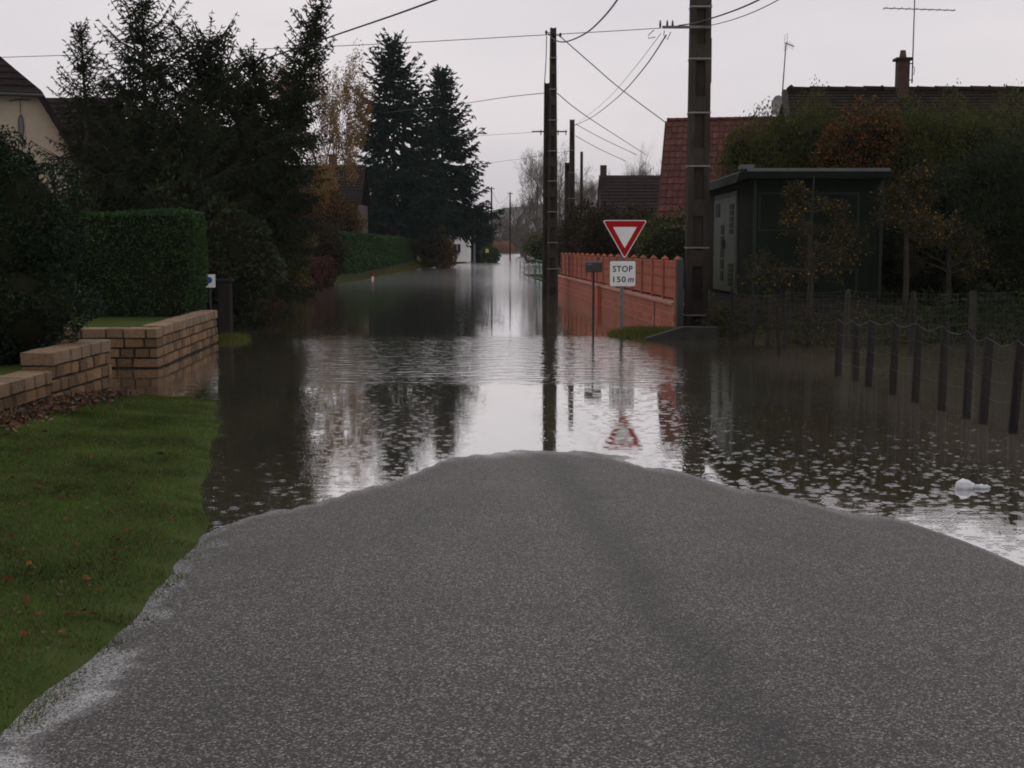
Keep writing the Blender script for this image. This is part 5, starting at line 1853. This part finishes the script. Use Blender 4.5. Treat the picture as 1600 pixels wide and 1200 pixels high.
def sapling(label, px, pybase, pytop, y, seed, crown_px, n, zlow):
    r_ = np.random.default_rng(seed)
    b_ = at_y(px, pybase, y)
    t_ = at_y(px, pytop, y)
    ro_ = empty('sapling', (b_.x, y, 0), 0, label, 'tree', 'young trees in front of the kiosk')
    H_ = t_.z
    mb_ = MB()
    mb_.tube([(0, 0, -0.4), (0.01, 0, H_ * 0.35), (-0.02, 0, H_ * 0.7), (0.03, 0, H_)], [0.075, 0.062, 0.04, 0.01], 7)
    mb_.build('trunk', M['bark_sapling'], ro_)
    mb2_, ends_ = MB(), []
    for i in range(16):
        z_ = H_ * r_.uniform(zlow, 0.92)
        a_ = r_.uniform(0, 6.28)
        grow(mb2_, (0, 0, z_), (math.cos(a_), math.sin(a_), r_.uniform(0.0, 0.9)), 0.95 * (1.15 - z_ / H_), 0.018, 2, 0.8, 3, r_, droop=0.10, ends=ends_)
    mb2_.build('branches', M['bark_dark'], ro_, fix=False)
    E_ = np.array([e[0] for e in ends_])
    i_ = rng.integers(0, len(E_), n)
    C_ = E_[i_] + rng.normal(0, 0.07, (n, 3))
    A_2 = nrm(rnd_unit(n) + np.array([0, 0, -0.5]))
    leaves('crown', C_, A_2, side_of(A_2), rng.uniform(0.02, 0.04, n), rng.uniform(0.012, 0.022, n), M['autumn_gold'], ro_)
    return ro_


sapling('young tree with golden leaves in front of the kiosk panels', 1264, 515, 275, 26.2, 3, 90, 6500, 0.36)
sapling('young tree with golden leaves in front of the dark conifers', 1413, 505, 255, 27.5, 6, 90, 5500, 0.38)
sapling('thin young tree further right among the dark conifers', 1480, 505, 330, 29.0, 8, 60, 2500, 0.4)

# dead weeds and low shrubs round the kiosk
bush('weed_shrub', 'low dark brambles at the foot of the kiosk beside the thick pole', (5.15, 29.2, 0.05), [(0, 0, 0.35, 0.55, 0.4, 0.5), (0.6, -0.2, 0.4, 0.5, 0.4, 0.55), (-0.35, 0.2, 0.3, 0.4, 0.4, 0.35)], 5000, 0.035, M['dead_weed'], core=0, jit=0.35, fuzz=0.4)
bush('weed_shrub', 'dark brambles growing through the leaning fence posts', (5.9, 26.3, 0), [(0, 0, 0.3, 0.8, 0.5, 0.5), (1.0, 0.2, 0.35, 0.8, 0.5, 0.55), (2.1, 0.4, 0.25, 0.7, 0.5, 0.4)], 5000, 0.035, M['dead_weed'], core=0, jit=0.4, fuzz=0.5)
bush('weed_shrub', 'low green black undergrowth behind the wire fence at the right edge', (10.3, 27.0, 0), [(-1.4, 0.4, 0.4, 1.2, 0.6, 0.6), (0, 0, 0.45, 1.3, 0.6, 0.65), (1.6, 0.2, 0.5, 1.4, 0.7, 0.7)], 7000, 0.045, M['cypress_dark'], core=0, jit=0.3, fuzz=0.3)

# ================================================================== FENCES ON THE RIGHT
def fence_post(root_, x, y, z0, z1, w, mat, tilt=(0, 0)):
    b_ = MB()
    n_ = 7
    v0 = [(w / 2 * math.cos(6.283 * i / n_) * random.uniform(.85, 1.1), w / 2 * math.sin(6.283 * i / n_) * random.uniform(.85, 1.1)) for i in range(n_)]
    pts = []
    H_ = z1 - z0
    for k_, zz in enumerate((0, H_ * 0.5, H_ * 0.93, H_)):
        s_ = (1.0, 0.97, 0.93, 0.7)[k_]
        pts += [(px_ * s_ + tilt[0] * zz / H_, py_ * s_ + tilt[1] * zz / H_, z0 + zz + (random.uniform(-.02, .02) if k_ == 3 else 0)) for px_, py_ in v0]
    fs = [tuple(range(n_))[::-1], tuple(range(3 * n_, 4 * n_))]
    for k_ in range(3):
        for i in range(n_):
            j = (i + 1) % n_
            fs.append((k_ * n_ + i, k_ * n_ + j, (k_ + 1) * n_ + j, (k_ + 1) * n_ + i))
    b_.add(pts, fs)
    return b_.build('post', M[mat], root_, loc=(x, y, 0))


def wire(root_, pts, r, mat='wire', name='wire'):
    b_ = MB()
    b_.tube(pts, r, 4, cap=False)
    return b_.build(name, M[mat], root_, fix=False)


ff = empty('wire_fence', (5.15, 20.0, 0), 0, 'row of dark wooden posts strung with sagging wire standing in the flood', 'fence')
fposts = []
for px_, pyt, tl in ((1313, 494, .02), (1337, 497, -.04), (1364, 497, .05), (1400, 497, .02), (1437, 501, .03), (1478, 505, .02), (1518, 513, .03), (1547, 523, .06), (1596, 527, .07), (1660, 540, 0.02)):
    y_ = 2000 * (5.15 + 0.012 * (px_ - 1313) / 10) / (px_ - 800)
    t_ = at_y(px_, pyt, y_)
    fposts.append((t_.x - 5.15, y_ - 20.0, t_.z))
    fence_post(ff, t_.x - 5.15 - tl, y_ - 20.0, -0.35, t_.z, 0.12, 'wood_post', (tl, 0.0))
for li, zf in enumerate((0.0, -0.22, -0.44, -0.66)):
    pts = []
    for a_, b_ in zip(fposts[:-1], fposts[1:]):
        for t in (0, 0.25, 0.5, 0.75):
            sag = 4 * t * (1 - t) * (0.07 if li == 0 else 0.04) * random.uniform(0.6, 1.3)
            pts.append((a_[0] + (b_[0] - a_[0]) * t - 0.05, a_[1] + (b_[1] - a_[1]) * t - 0.03, a_[2] + (b_[2] - a_[2]) * t - 0.03 + zf - sag))
    wire(ff, pts, 0.0045 if li == 0 else 0.002, 'wire')
    if li == 0:
        top = pts
vb = MB()
for i in range(0, len(top) * 4):
    f = i / 4
    a_ = top[min(int(f), len(top) - 1)]
    b_ = top[min(int(f) + 1, len(top) - 1)]
    t = f - int(f)
    p_ = [a_[q] + (b_[q] - a_[q]) * t for q in range(3)]
    vb.tube([(p_[0], p_[1], p_[2]), (p_[0], p_[1], p_[2] - 0.9)], 0.001, 3, cap=False)
vb.build('wire_mesh', M['wire'], ff, fix=False)

bf = empty('wire_fence', (4.6, 24.2, 0), 0, 'taller grey posts with square wire mesh behind the flooded post row', 'fence')
bposts = []
for px_, pyt, w_, y_ in ((1145, 452, 0.08, 26.5), (1176, 460, 0.07, 26.0), (1228, 455, 0.10, 25.2), (1326, 452, 0.12, 24.4), (1428, 456, 0.11, 24.2), (1521, 455, 0.17, 23.6), (1625, 450, 0.13, 23.0)):
    t_ = at_y(px_, pyt, y_)
    bposts.append((t_.x - 4.6, y_ - 24.2, t_.z))
    fence_post(bf, t_.x - 4.6, y_ - 24.2, -0.35, t_.z, w_, 'wood_grey' if px_ > 1300 else 'wood_post', (random.uniform(-.06, .1) if px_ < 1300 else 0, 0))
for li, zf in enumerate((-0.02, -0.13, -0.26, -0.42, -0.60, -0.82)):
    pts = []
    for a_, b_ in zip(bposts[:-1], bposts[1:]):
        for t in (0, 0.33, 0.66):
            sag = 4 * t * (1 - t) * 0.035
            pts.append((a_[0] + (b_[0] - a_[0]) * t, a_[1] + (b_[1] - a_[1]) * t - 0.07, a_[2] + (b_[2] - a_[2]) * t + zf - sag))
    wire(bf, pts, 0.0025)
    if li == 0:
        top = pts
vb = MB()
for i in range(0, (len(top) - 1) * 5):
    f = i / 5
    a_, b_ = top[int(f)], top[int(f) + 1]
    t = f - int(f)
    p_ = [a_[q] + (b_[q] - a_[q]) * t for q in range(3)]
    vb.tube([(p_[0], p_[1], p_[2]), (p_[0], p_[1], p_[2] - 0.9)], 0.0018, 3, cap=False)
vb.build('wire_mesh', M['wire'], bf, fix=False)

# leaning stakes by the kiosk corner
for px_, pyt, pyb, tl, lb in ((1196, 466, 545, 0.10, 'short dark stake leaning in the flood below the kiosk door'), (1218, 478, 556, -0.06, 'second short dark stake leaning in the flood, nearer the saplings')):
    b_ = on_z(px_, pyb, 0)
    t_ = at_y(px_, pyt, b_.y)
    s_ = fence_post(None, b_.x, b_.y, -0.4, t_.z, 0.09, 'wood_post', (tl, 0))
    s_.name = 'wooden_stake'
    tag(s_, lb, 'stake', 'leaning stakes by the kiosk')

# ================================================================== SIGN, MAILBOX, HEADWALL
SP_ = at_y(971, 515, 29.4)
sx_ = SP_.x
sign = empty('yield_sign', (sx_, 29.4, 0), R(2), 'red and white triangular yield sign with a stop warning plate beneath', 'sign')
sc_ = 29.4 / FPX
zt, zbm = at_y(971, 344, 29.4).z, at_y(975, 405, 29.4).z
cxs = (974.5 - 971) * sc_


def rtri(w, ht, cx_, zt_, rad, n=5):
    """downward triangle with rounded corners"""
    P_ = [Vector((cx_ - w / 2, zt_)), Vector((cx_ + w / 2, zt_)), Vector((cx_, zt_ - ht))]
    out = []
    for i in range(3):
        p, a, b = P_[i], P_[i - 1], P_[(i + 1) % 3]
        u, v = (a - p).normalized(), (b - p).normalized()
        ang = u.angle(v)
        dist = rad / math.tan(ang / 2)
        p0, p1_ = p + u * dist, p + v * dist
        for k_ in range(n + 1):
            t = k_ / n
            out.append(((1 - t) ** 2 * p0 + 2 * t * (1 - t) * p + t * t * p1_)[:])
    return out


W_ = 70 * sc_
Ht = zt - zbm
mb = MB()
mb.prism(rtri(W_, Ht, cxs, zt, 0.045), -0.05, -0.025)
pl = mb.build('plate', M['sign_white'], sign)
mb = MB()
mb.prism(rtri(W_ - 0.06, Ht - 0.053, cxs, zt - 0.017, 0.035), -0.054, -0.0505)
mb.build('red_band', M['sign_red'], pl)
mb = MB()
mb.prism(rtri(W_ * 0.53, Ht * 0.54, cxs, zt - Ht * 0.175, 0.012), -0.058, -0.0545)
mb.build('white_field', M['sign_white'], pl)
pz1, pz0 = at_y(971, 408, 29.4).z, at_y(971, 447, 29.4).z
px0_, px1_ = (952 - 971) * sc_, (991.5 - 971) * sc_
pw, ph = px1_ - px0_, pz1 - pz0
pcx, pcz = (px0_ + px1_) / 2, (pz0 + pz1) / 2


def rrect(cx_, cz_, w, h, rad, n=4):
    out = []
    for (sx, sz, a0) in ((1, 1, 0), (-1, 1, 90), (-1, -1, 180), (1, -1, 270)):
        for k_ in range(n + 1):
            a = R(a0 + 90 * k_ / n)
            out.append((cx_ + sx * (w / 2 - rad) + rad * math.cos(a), cz_ + sz * (h / 2 - rad) + rad * math.sin(a)))
    return out


mb = MB()
mb.prism(rrect(pcx, pcz, pw, ph, 0.035), -0.05, -0.025)
plate = mb.build('distance_plate', M['sign_white'], sign)


def lettering(txt, cx_, cz_, hgt, width, parent, y, shear=0.0, weight=0.012):
    cu = bpy.data.curves.new('lettering', 'FONT')
    cu.body = txt
    cu.size = 1.0
    cu.align_x = 'CENTER'
    cu.shear = shear
    cu.offset = weight
    cu.extrude = 0.002
    cu.space_character = 1.12
    to = bpy.data.objects.new('lettering', cu)
    COL.objects.link(to)
    bpy.context.view_layer.update()
    me = bpy.data.meshes.new_from_object(to.evaluated_get(bpy.context.evaluated_depsgraph_get()))
    bpy.data.objects.remove(to)
    co = np.zeros(len(me.vertices) * 3)
    me.vertices.foreach_get('co', co)
    co = co.reshape(-1, 3)
    lo, hi = co.min(0), co.max(0)
    sX, sZ = width / (hi[0] - lo[0]), hgt / (hi[1] - lo[1])
    new = np.stack([(co[:, 0] - (lo[0] + hi[0]) / 2) * sX + cx_, y - co[:, 2] * 0.5, (co[:, 1] - (lo[1] + hi[1]) / 2) * sZ + cz_], 1)
    me.vertices.foreach_set('co', new.reshape(-1).astype(np.float32))
    me.materials.clear()
    me.materials.append(M['sign_black'])
    me.update()
    return link('lettering', me, None, parent)


lettering('STOP', pcx, pcz + ph * 0.19, ph * 0.25, pw * 0.78, plate, -0.052, weight=0.02)
lettering('150', pcx - pw * 0.125, pcz - ph * 0.23, ph * 0.235, pw * 0.50, plate, -0.052, weight=0.02)
lettering('m', pcx + pw * 0.32, pcz - ph * 0.26, ph * 0.165, pw * 0.25, plate, -0.052, shear=0.25, weight=0.02)
mb = MB()
mb.box((0, 0.0, (zt - 0.1 - 0.35) / 2), (0.075, 0.045, zt - 0.1 + 0.35))
mb.build('post', M['galv'], sign)

mbp = at_y(927, 470, 31.2)
mail = empty('mailbox', (mbp.x, 31.2, 0), 0, 'black mailbox on a thin post in front of the red fence', 'mailbox')
s_ = 31.2 / FPX
zt_, zb_ = at_y(927, 409, 31.2).z, at_y(927, 425, 31.2).z
mb = MB()
mb.cbox((0, 0, (zt_ + zb_) / 2), (26 * s_, 0.30, zt_ - zb_), 0.015)
bx_ = mb.build('box', M['black_paint'], mail)
mb = MB()
mb.box((-7 * s_, -0.154, zt_ - 0.06), (9 * s_, 0.008, 0.03))
mb.build('name_plate', M['galv'], bx_)
mb = MB()
mb.box((0, -0.156, zt_ - 0.13), (12 * s_, 0.01, 0.02))
mb.build('slot', M['dark_steel'], bx_)
mb = MB()
mb.tube([(0, 0, -0.3), (0, 0, zb_)], 0.028, 7)
mb.build('post', M['black_paint'], mail)
mb = MB()
mb.prism([(5 * s_, zt_ + 0.10), (15 * s_ - 0.08, zt_ + 0.10), (8 * s_, zt_ + 0.005)], 0.02, 0.05)
mb.build('bracket', M['black_paint'], mail)

# concrete headwall of the ditch
hp = on_z(1072, 531, 0)
mb = MB()
x0_, x1_ = on_z(1010, 531).x, on_z(1126, 533).x
xm_ = on_z(1068, 531).x
hz_ = at_y(1070, 511, hp.y).z
mb.prism([(x0_, -0.3), (x1_, -0.3), (x1_, hz_ - 0.01), (xm_, hz_), (x0_, 0.03)], hp.y, hp.y + 0.35)
tag(mb.build('headwall', M['slab_concrete']), 'dark concrete ditch headwall with a sloping left edge below the thick pole', 'wall')

# small things on the left bank
ip = at_y(328, 439, 30.5)
inf = empty('info_sign', (ip.x, 30.5, 0.0), R(8), 'small white plate with a blue mark beside the box hedge', 'sign')
mb = MB()
mb.cbox((0, 0, ip.z), (0.25, 0.02, 0.31), 0.004)
ipl = mb.build('plate', M['sign_white'], inf)
mb = MB()
mb.prism([(-0.02 + 0.075 * math.cos(t), ip.z + 0.02 + 0.075 * math.sin(t)) for t in np.linspace(0, 6.283, 16, endpoint=False)], -0.016, -0.0105)
mb.build('blue_mark', M['sign_blue'], ipl)
mb = MB()
mb.tube([(0, 0.03, -0.2), (0, 0.03, ip.z + 0.1)], 0.02, 6)
mb.build('post', M['dark_steel'], inf)
gp = at_y(352, 470, 31.5)
gpo = empty('gate_post', (gp.x, 31.5, 0), 0, 'dark stone gate post at the end of the far stone wall', 'post')
mb = MB()
mb.cbox((0, 0, 0.42), (0.30, 0.30, 1.5), 0.02)
mb.build('shaft', M['wood_post'], gpo)
mb = MB()
mb.cbox((0, 0, 1.215), (0.38, 0.38, 0.08), 0.015)
mb.build('cap', M['wood_post'], gpo)

mk = on_z(582, 437, 0.0)
mko = empty('marker_post', (mk.x, mk.y, 0), 0, 'tiny red and white marker post at the foot of the long green hedge', 'marker')
s_ = mk.y / FPX
mb = MB()
mb.tube([(0, 0, -0.3), (0, 0, 5.5 * s_)], 2.0 * s_, 8)
mb.build('shaft', M['white_paint'], mko)
mb = MB()
mb.tube([(0, 0, 5.6 * s_), (0, 0, 9 * s_)], 3.4 * s_, 8)
mb.build('head', M['sign_red'], mko)
fm = at_y(761, 392, 172)
fmo = empty('far_mailbox', (fm.x, 172, 0), 0, 'small ochre box on a post in front of the round bush far down the lane', 'mailbox')
mb = MB()
mb.cbox((0, 0, fm.z), (0.42, 0.4, 0.5), 0.03)
mb.build('box', M['sign_yellow'], fmo)
mb = MB()
mb.tube([(0, 0, -0.3), (0, 0, fm.z - 0.25)], 0.07, 6)
mb.build('post', M['wood_grey'], fmo)

# railings in the flood
def railing(label, a, b, h, nposts, mat, group='railings in the flood'):
    a, b = Vector(a), Vector(b)
    ro_ = empty('railing', (a.x, a.y, 0), 0, label, 'railing', group)
    d_ = b - a
    for i in range(nposts):
        q_ = d_ * (i / (nposts - 1))
        m_ = MB()
        m_.tube([(q_.x, q_.y, -0.4), (q_.x, q_.y, h)], 0.03, 6)
        m_.build('post', M[mat], ro_)
    for zz in (h, h * 0.62, h * 0.25):
        m_ = MB()
        m_.tube([(0, 0, zz), (d_.x, d_.y, zz)], 0.026, 6)
        m_.build('rail', M[mat], ro_)
    return ro_


ra, rb_ = on_z(849, 447), on_z(838, 443)
railing('bright green tube railing beside the flooded pole', ra, (rb_.x, rb_.y + 1.5, 0), 1.32, 3, 'rail_green')
rc = on_z(813, 431)
railing('thin grey railing running left from the green one', (rb_.x - 0.06, rb_.y + 2.2, 0), (rc.x, rc.y + 3, 0), 1.02, 4, 'galv')
rd = on_z(770, 410)

# floating bag
bgp = on_z(1508, 763, 0)
bag = empty('plastic_bag', bgp, 0, 'crumpled white plastic bag floating on the dark water', 'bag')
v_, f_ = ICO3
rb2 = np.random.default_rng(2)
s1 = 1 + 0.10 * np.abs(np.sin(v_[:, 0] * 7 + 3 * v_[:, 2])) + 0.14 * np.abs(np.sin(v_[:, 1] * 5 + v_[:, 2] * 6 + 2 * v_[:, 0])) + rb2.normal(0, 0.035, len(v_)) - 0.1
bd = v_ * s1[:, None] * np.array([0.078, 0.06, 0.055])
bd[:, 2] *= 1 - 0.5 * np.clip(v_[:, 0], 0, 1)
bd[:, 2] = np.maximum(bd[:, 2] + 0.022, -0.03)
mb = MB()
mb.add(bd.tolist(), f_)
mb.build('body', M['white_plastic'], bag, smooth=True)
mb = MB()
tv = v_ * (1 + 0.22 * np.sin(v_[:, 0] * 13) + 0.15 * np.sin(v_[:, 1] * 11))[:, None] * np.array([0.075, 0.035, 0.022]) + np.array([0.135, 0.0, 0.010])
mb.add(tv.tolist(), f_)
mb.build('knot', M['white_plastic'], bag, smooth=True)

# ================================================================== LAWN DETAIL
# grass blades over the lawn
n = 270000
yy = 3.2 + (17.6 - 3.2) * rng.random(n) ** 1.25
ee = lawn_edge(yy)
off = rng.random(n) ** 1.0
xx = ee + 0.16 - off * (ee + 0.16 + 5.62)
edge_ok = rng.random(n) < np.clip(0.25 + (ee + 0.05 - xx) * 2.2 + 0.3 * np.sin(yy * 9.0 + 2 * np.sin(yy * 3.1)) * (xx > ee - 0.15), 0, 1)
xx, yy = xx[edge_ok], yy[edge_ok]
gz_ = np.where((xx > ee[edge_ok]) & (yy < 8.9), np.maximum(road_z(xx, yy), 0), lawn_z(xx, yy))
go = blades('grass', xx, yy, gz_ - 0.004, 0.036, 0.0048, M['grass'], lean=0.65)
tag(go, 'short wet green grass of the lawn with brown tips', 'grass', kind='stuff')
# verge grass: island at the sign, tongue by the far wall, bank in front of the long hedge
XS, YS = [], []
for (cx_, cy_, sx_2, sy_2, m_) in ((3.2, 29.4, 1.3, 1.1, 9000), (-6.2, 28.0, 1.0, 1.6, 7000), (-9.0, 126, 1.2, 12, 5000), (-9.35, 90, 0.35, 26, 7000), (-8.2, 40, 0.5, 3.0, 2500)):
    XS.append(rng.normal(cx_, sx_2 * 0.55, m_))
    YS.append(rng.normal(cy_, sy_2 * 0.55, m_))
XS, YS = np.concatenate(XS), np.concatenate(YS)
ZS = ground_z(XS, YS)
kp = ZS > -0.03
far_ = YS > 100
vg = blades('verge_grass', XS[kp], YS[kp], np.maximum(ZS[kp], -0.02), np.where(far_[kp], 0.25, 0.13), np.where(far_[kp], 0.06, 0.014)[:, None], M['verge_grass'])
tag(vg, 'rough green and straw verge grass standing out of the water', 'grass', kind='stuff')

# leaf litter along the foot of the near wall
n = 2600
yy = 10.5 + 6.9 * rng.random(n)
xx = WA_X + np.abs(rng.normal(0.10, 0.22, n))
C = np.stack([xx, yy, lawn_z(xx, yy) + 0.02 + 0.03 * rng.random(n)], 1)
A = nrm(rnd_unit(n) * np.array([1, 1, 0.5]))
lt = leaves('leaf_litter', C, A, side_of(A), rng.uniform(0.025, 0.06, n), rng.uniform(0.018, 0.035, n), M['litter'])
tag(lt, 'drift of dead brown leaves along the foot of the stone wall', 'leaves', kind='stuff')

n = 900
yy = 4.2 + 12.6 * rng.random(n)
xx = lawn_edge(yy) - 0.1 - rng.random(n) * 3.4
kp = xx > WA_X + 0.1
C = np.stack([xx, yy, lawn_z(xx, yy) + 0.022], 1)[kp]
A = nrm(rnd_unit(len(C)) * np.array([1, 1, 0.35]))
lt = leaves('leaf_scraps', C, A, nrm(np.cross(A, np.array([0, 0, 1.0]) + rng.normal(0, 0.3, A.shape))), rng.uniform(0.008, 0.022, len(C)), rng.uniform(0.005, 0.012, len(C)), M['litter'])
tag(lt, 'scraps of brown leaves strewn through the grass', 'leaves', kind='stuff')

# single fallen leaves on the grass
lfm = []
for i in range(4):
    b_ = MB()
    m_ = 8
    out = []
    for j in range(m_):
        a_ = 6.283 * j / m_
        r_ = 1.0 + (0.25 if j % 2 else -0.12) + random.uniform(-.1, .1)
        out.append((0.055 * r_ * math.cos(a_), 0.032 * r_ * math.sin(a_), 0.014 * math.cos(2 * a_ + i) + random.uniform(0, .012)))
    b_.add(out + [(0, 0, 0.0)], [(j, (j + 1) % m_, m_) for j in range(m_)])
    me = b_.mesh('fallen_leaf', fix=False)
    me.materials.append(M['leaf_brown'])
    lfm.append(me)
spots = [(180, 668), (115, 660), (215, 777), (80, 698), (160, 728), (175, 800), (30, 720), (225, 748), (250, 762), (100, 810), (60, 760), (20, 680), (200, 828), (265, 812), (98, 985), (40, 940), (58, 958), (38, 990), (130, 640), (245, 645),
         (150, 700), (285, 690), (35, 860), (95, 775), (265, 735), (120, 850), (12, 905), (190, 700)]
for i in range(34):
    spots.append((random.uniform(0, 290), random.uniform(640, 960)))
for px_, py_ in spots:
    z_ = 0.12
    for _ in range(4):
        p_ = on_z(px_, py_, z_)
        z_ = float(lawn_z(p_.x, p_.y)) + 0.03
    if p_.x > float(lawn_edge(p_.y)) - 0.1 or p_.x < WA_X + 0.05:
        continue
    o = bpy.data.objects.new('fallen_leaf', random.choice(lfm))
    COL.objects.link(o)
    o.location = p_
    s_ = random.uniform(0.3, 0.62)
    o.scale = (s_, s_, s_)
    o.rotation_euler = (random.uniform(-.3, .3), random.uniform(-.3, .3), random.uniform(0, 6.28))
    tag(o, 'rusty brown fallen leaf lying on the wet lawn', 'leaf', 'fallen leaves on the lawn')
cl = on_z(251, 708, 0.06)
mb = MB()
v_, f_ = ICO2
mb.add((v_ * (1 + 0.15 * np.sin(v_[:, 0] * 6) + 0.1 * np.sin(v_[:, 1] * 8))[:, None] * np.array([0.038, 0.03, 0.022])).tolist(), f_)
tag(mb.build('clod', M['clod'], loc=cl, smooth=True), 'small black clod of earth on the lawn near the water', 'clod')

# ================================================================== FAR DISTANCE
def wood(name, label, pts, n, size, mat, kind='stuff', base=0.3):
    """a far belt of trees: crowns along a line of (x, y, height, half width)"""
    Cs_, Ds_ = [], []
    w_ = np.array([p[2] * p[3] for p in pts])
    cnt = rng.multinomial(n, w_ / w_.sum())
    for (x, y, h, hw_), c_ in zip(pts, cnt):
        d_ = rnd_unit(c_)
        r_ = 1 - np.abs(rng.normal(0, 0.18, c_))
        Cs_.append(np.array([x, y, base + h * 0.5]) + d_ * np.array([hw_, hw_, h * 0.5]) * r_[:, None])
        Ds_.append(d_)
    C_ = np.concatenate(Cs_)
    D_ = np.concatenate(Ds_)
    A_2 = nrm(rnd_unit(len(C_)) + D_ * 0.5 + np.array([0, 0, 0.6]))
    return tag(leaves(name, C_, A_2, side_of(A_2), size, size * 0.35, mat), label, 'wood', kind=kind)


pts = []
for i in range(150):
    x = random.uniform(-330, 360)
    y = random.uniform(520, 680)
    pts.append((x, y, random.uniform(9, 16), random.uniform(5, 9)))
wood('distant_wood', 'misty grey wood closing the end of the lane', pts, 42000, 1.1, M['far_wood'])
pts = []
for i in range(26):
    y = random.uniform(225, 330)
    pts.append((random.uniform(4, 40), y, random.uniform(3, 7), random.uniform(2, 4)))
wood('distant_thicket', 'brown thicket along the far right shore', pts, 12000, 0.4, M['far_wood'])
pts = [(random.uniform(-7, -0.5), 440 + random.uniform(-3, 3), random.uniform(3.0, 4.2), 1.6) for i in range(14)]
wood('orange_hedge', 'low orange hedge at the very end of the flooded lane', pts, 5000, 0.4, M['far_orange'])
pts = [(-14 - i * 4.0 - random.uniform(0, 3), 185 + random.uniform(0, 60), random.uniform(6, 12), 4) for i in range(14)]
wood('left_wood', 'dark far trees behind the tall spruces on the left bank', pts, 14000, 0.5, M['cypress_dark'])

# ================================================================== HAZE
mb = MB()
mb.box((0, 1800, 68), (6000, 4200, 146))
hz_o = mb.build('haze', None)
hm = bpy.data.materials.new('haze')
hm.use_nodes = True
hnt = hm.node_tree
hnt.nodes.clear()
ho_ = hnt.nodes.new('ShaderNodeOutputMaterial')
pv = hnt.nodes.new('ShaderNodeVolumePrincipled')
pv.inputs['Color'].default_value = (0.88, 0.90, 0.95, 1)
pv.inputs['Density'].default_value = 0.00013
hnt.links.new(pv.outputs[0], ho_.inputs['Volume'])
hz_o.data.materials.append(hm)
tag(hz_o, 'thin pale rain haze over the whole lane', 'haze', kind='stuff')
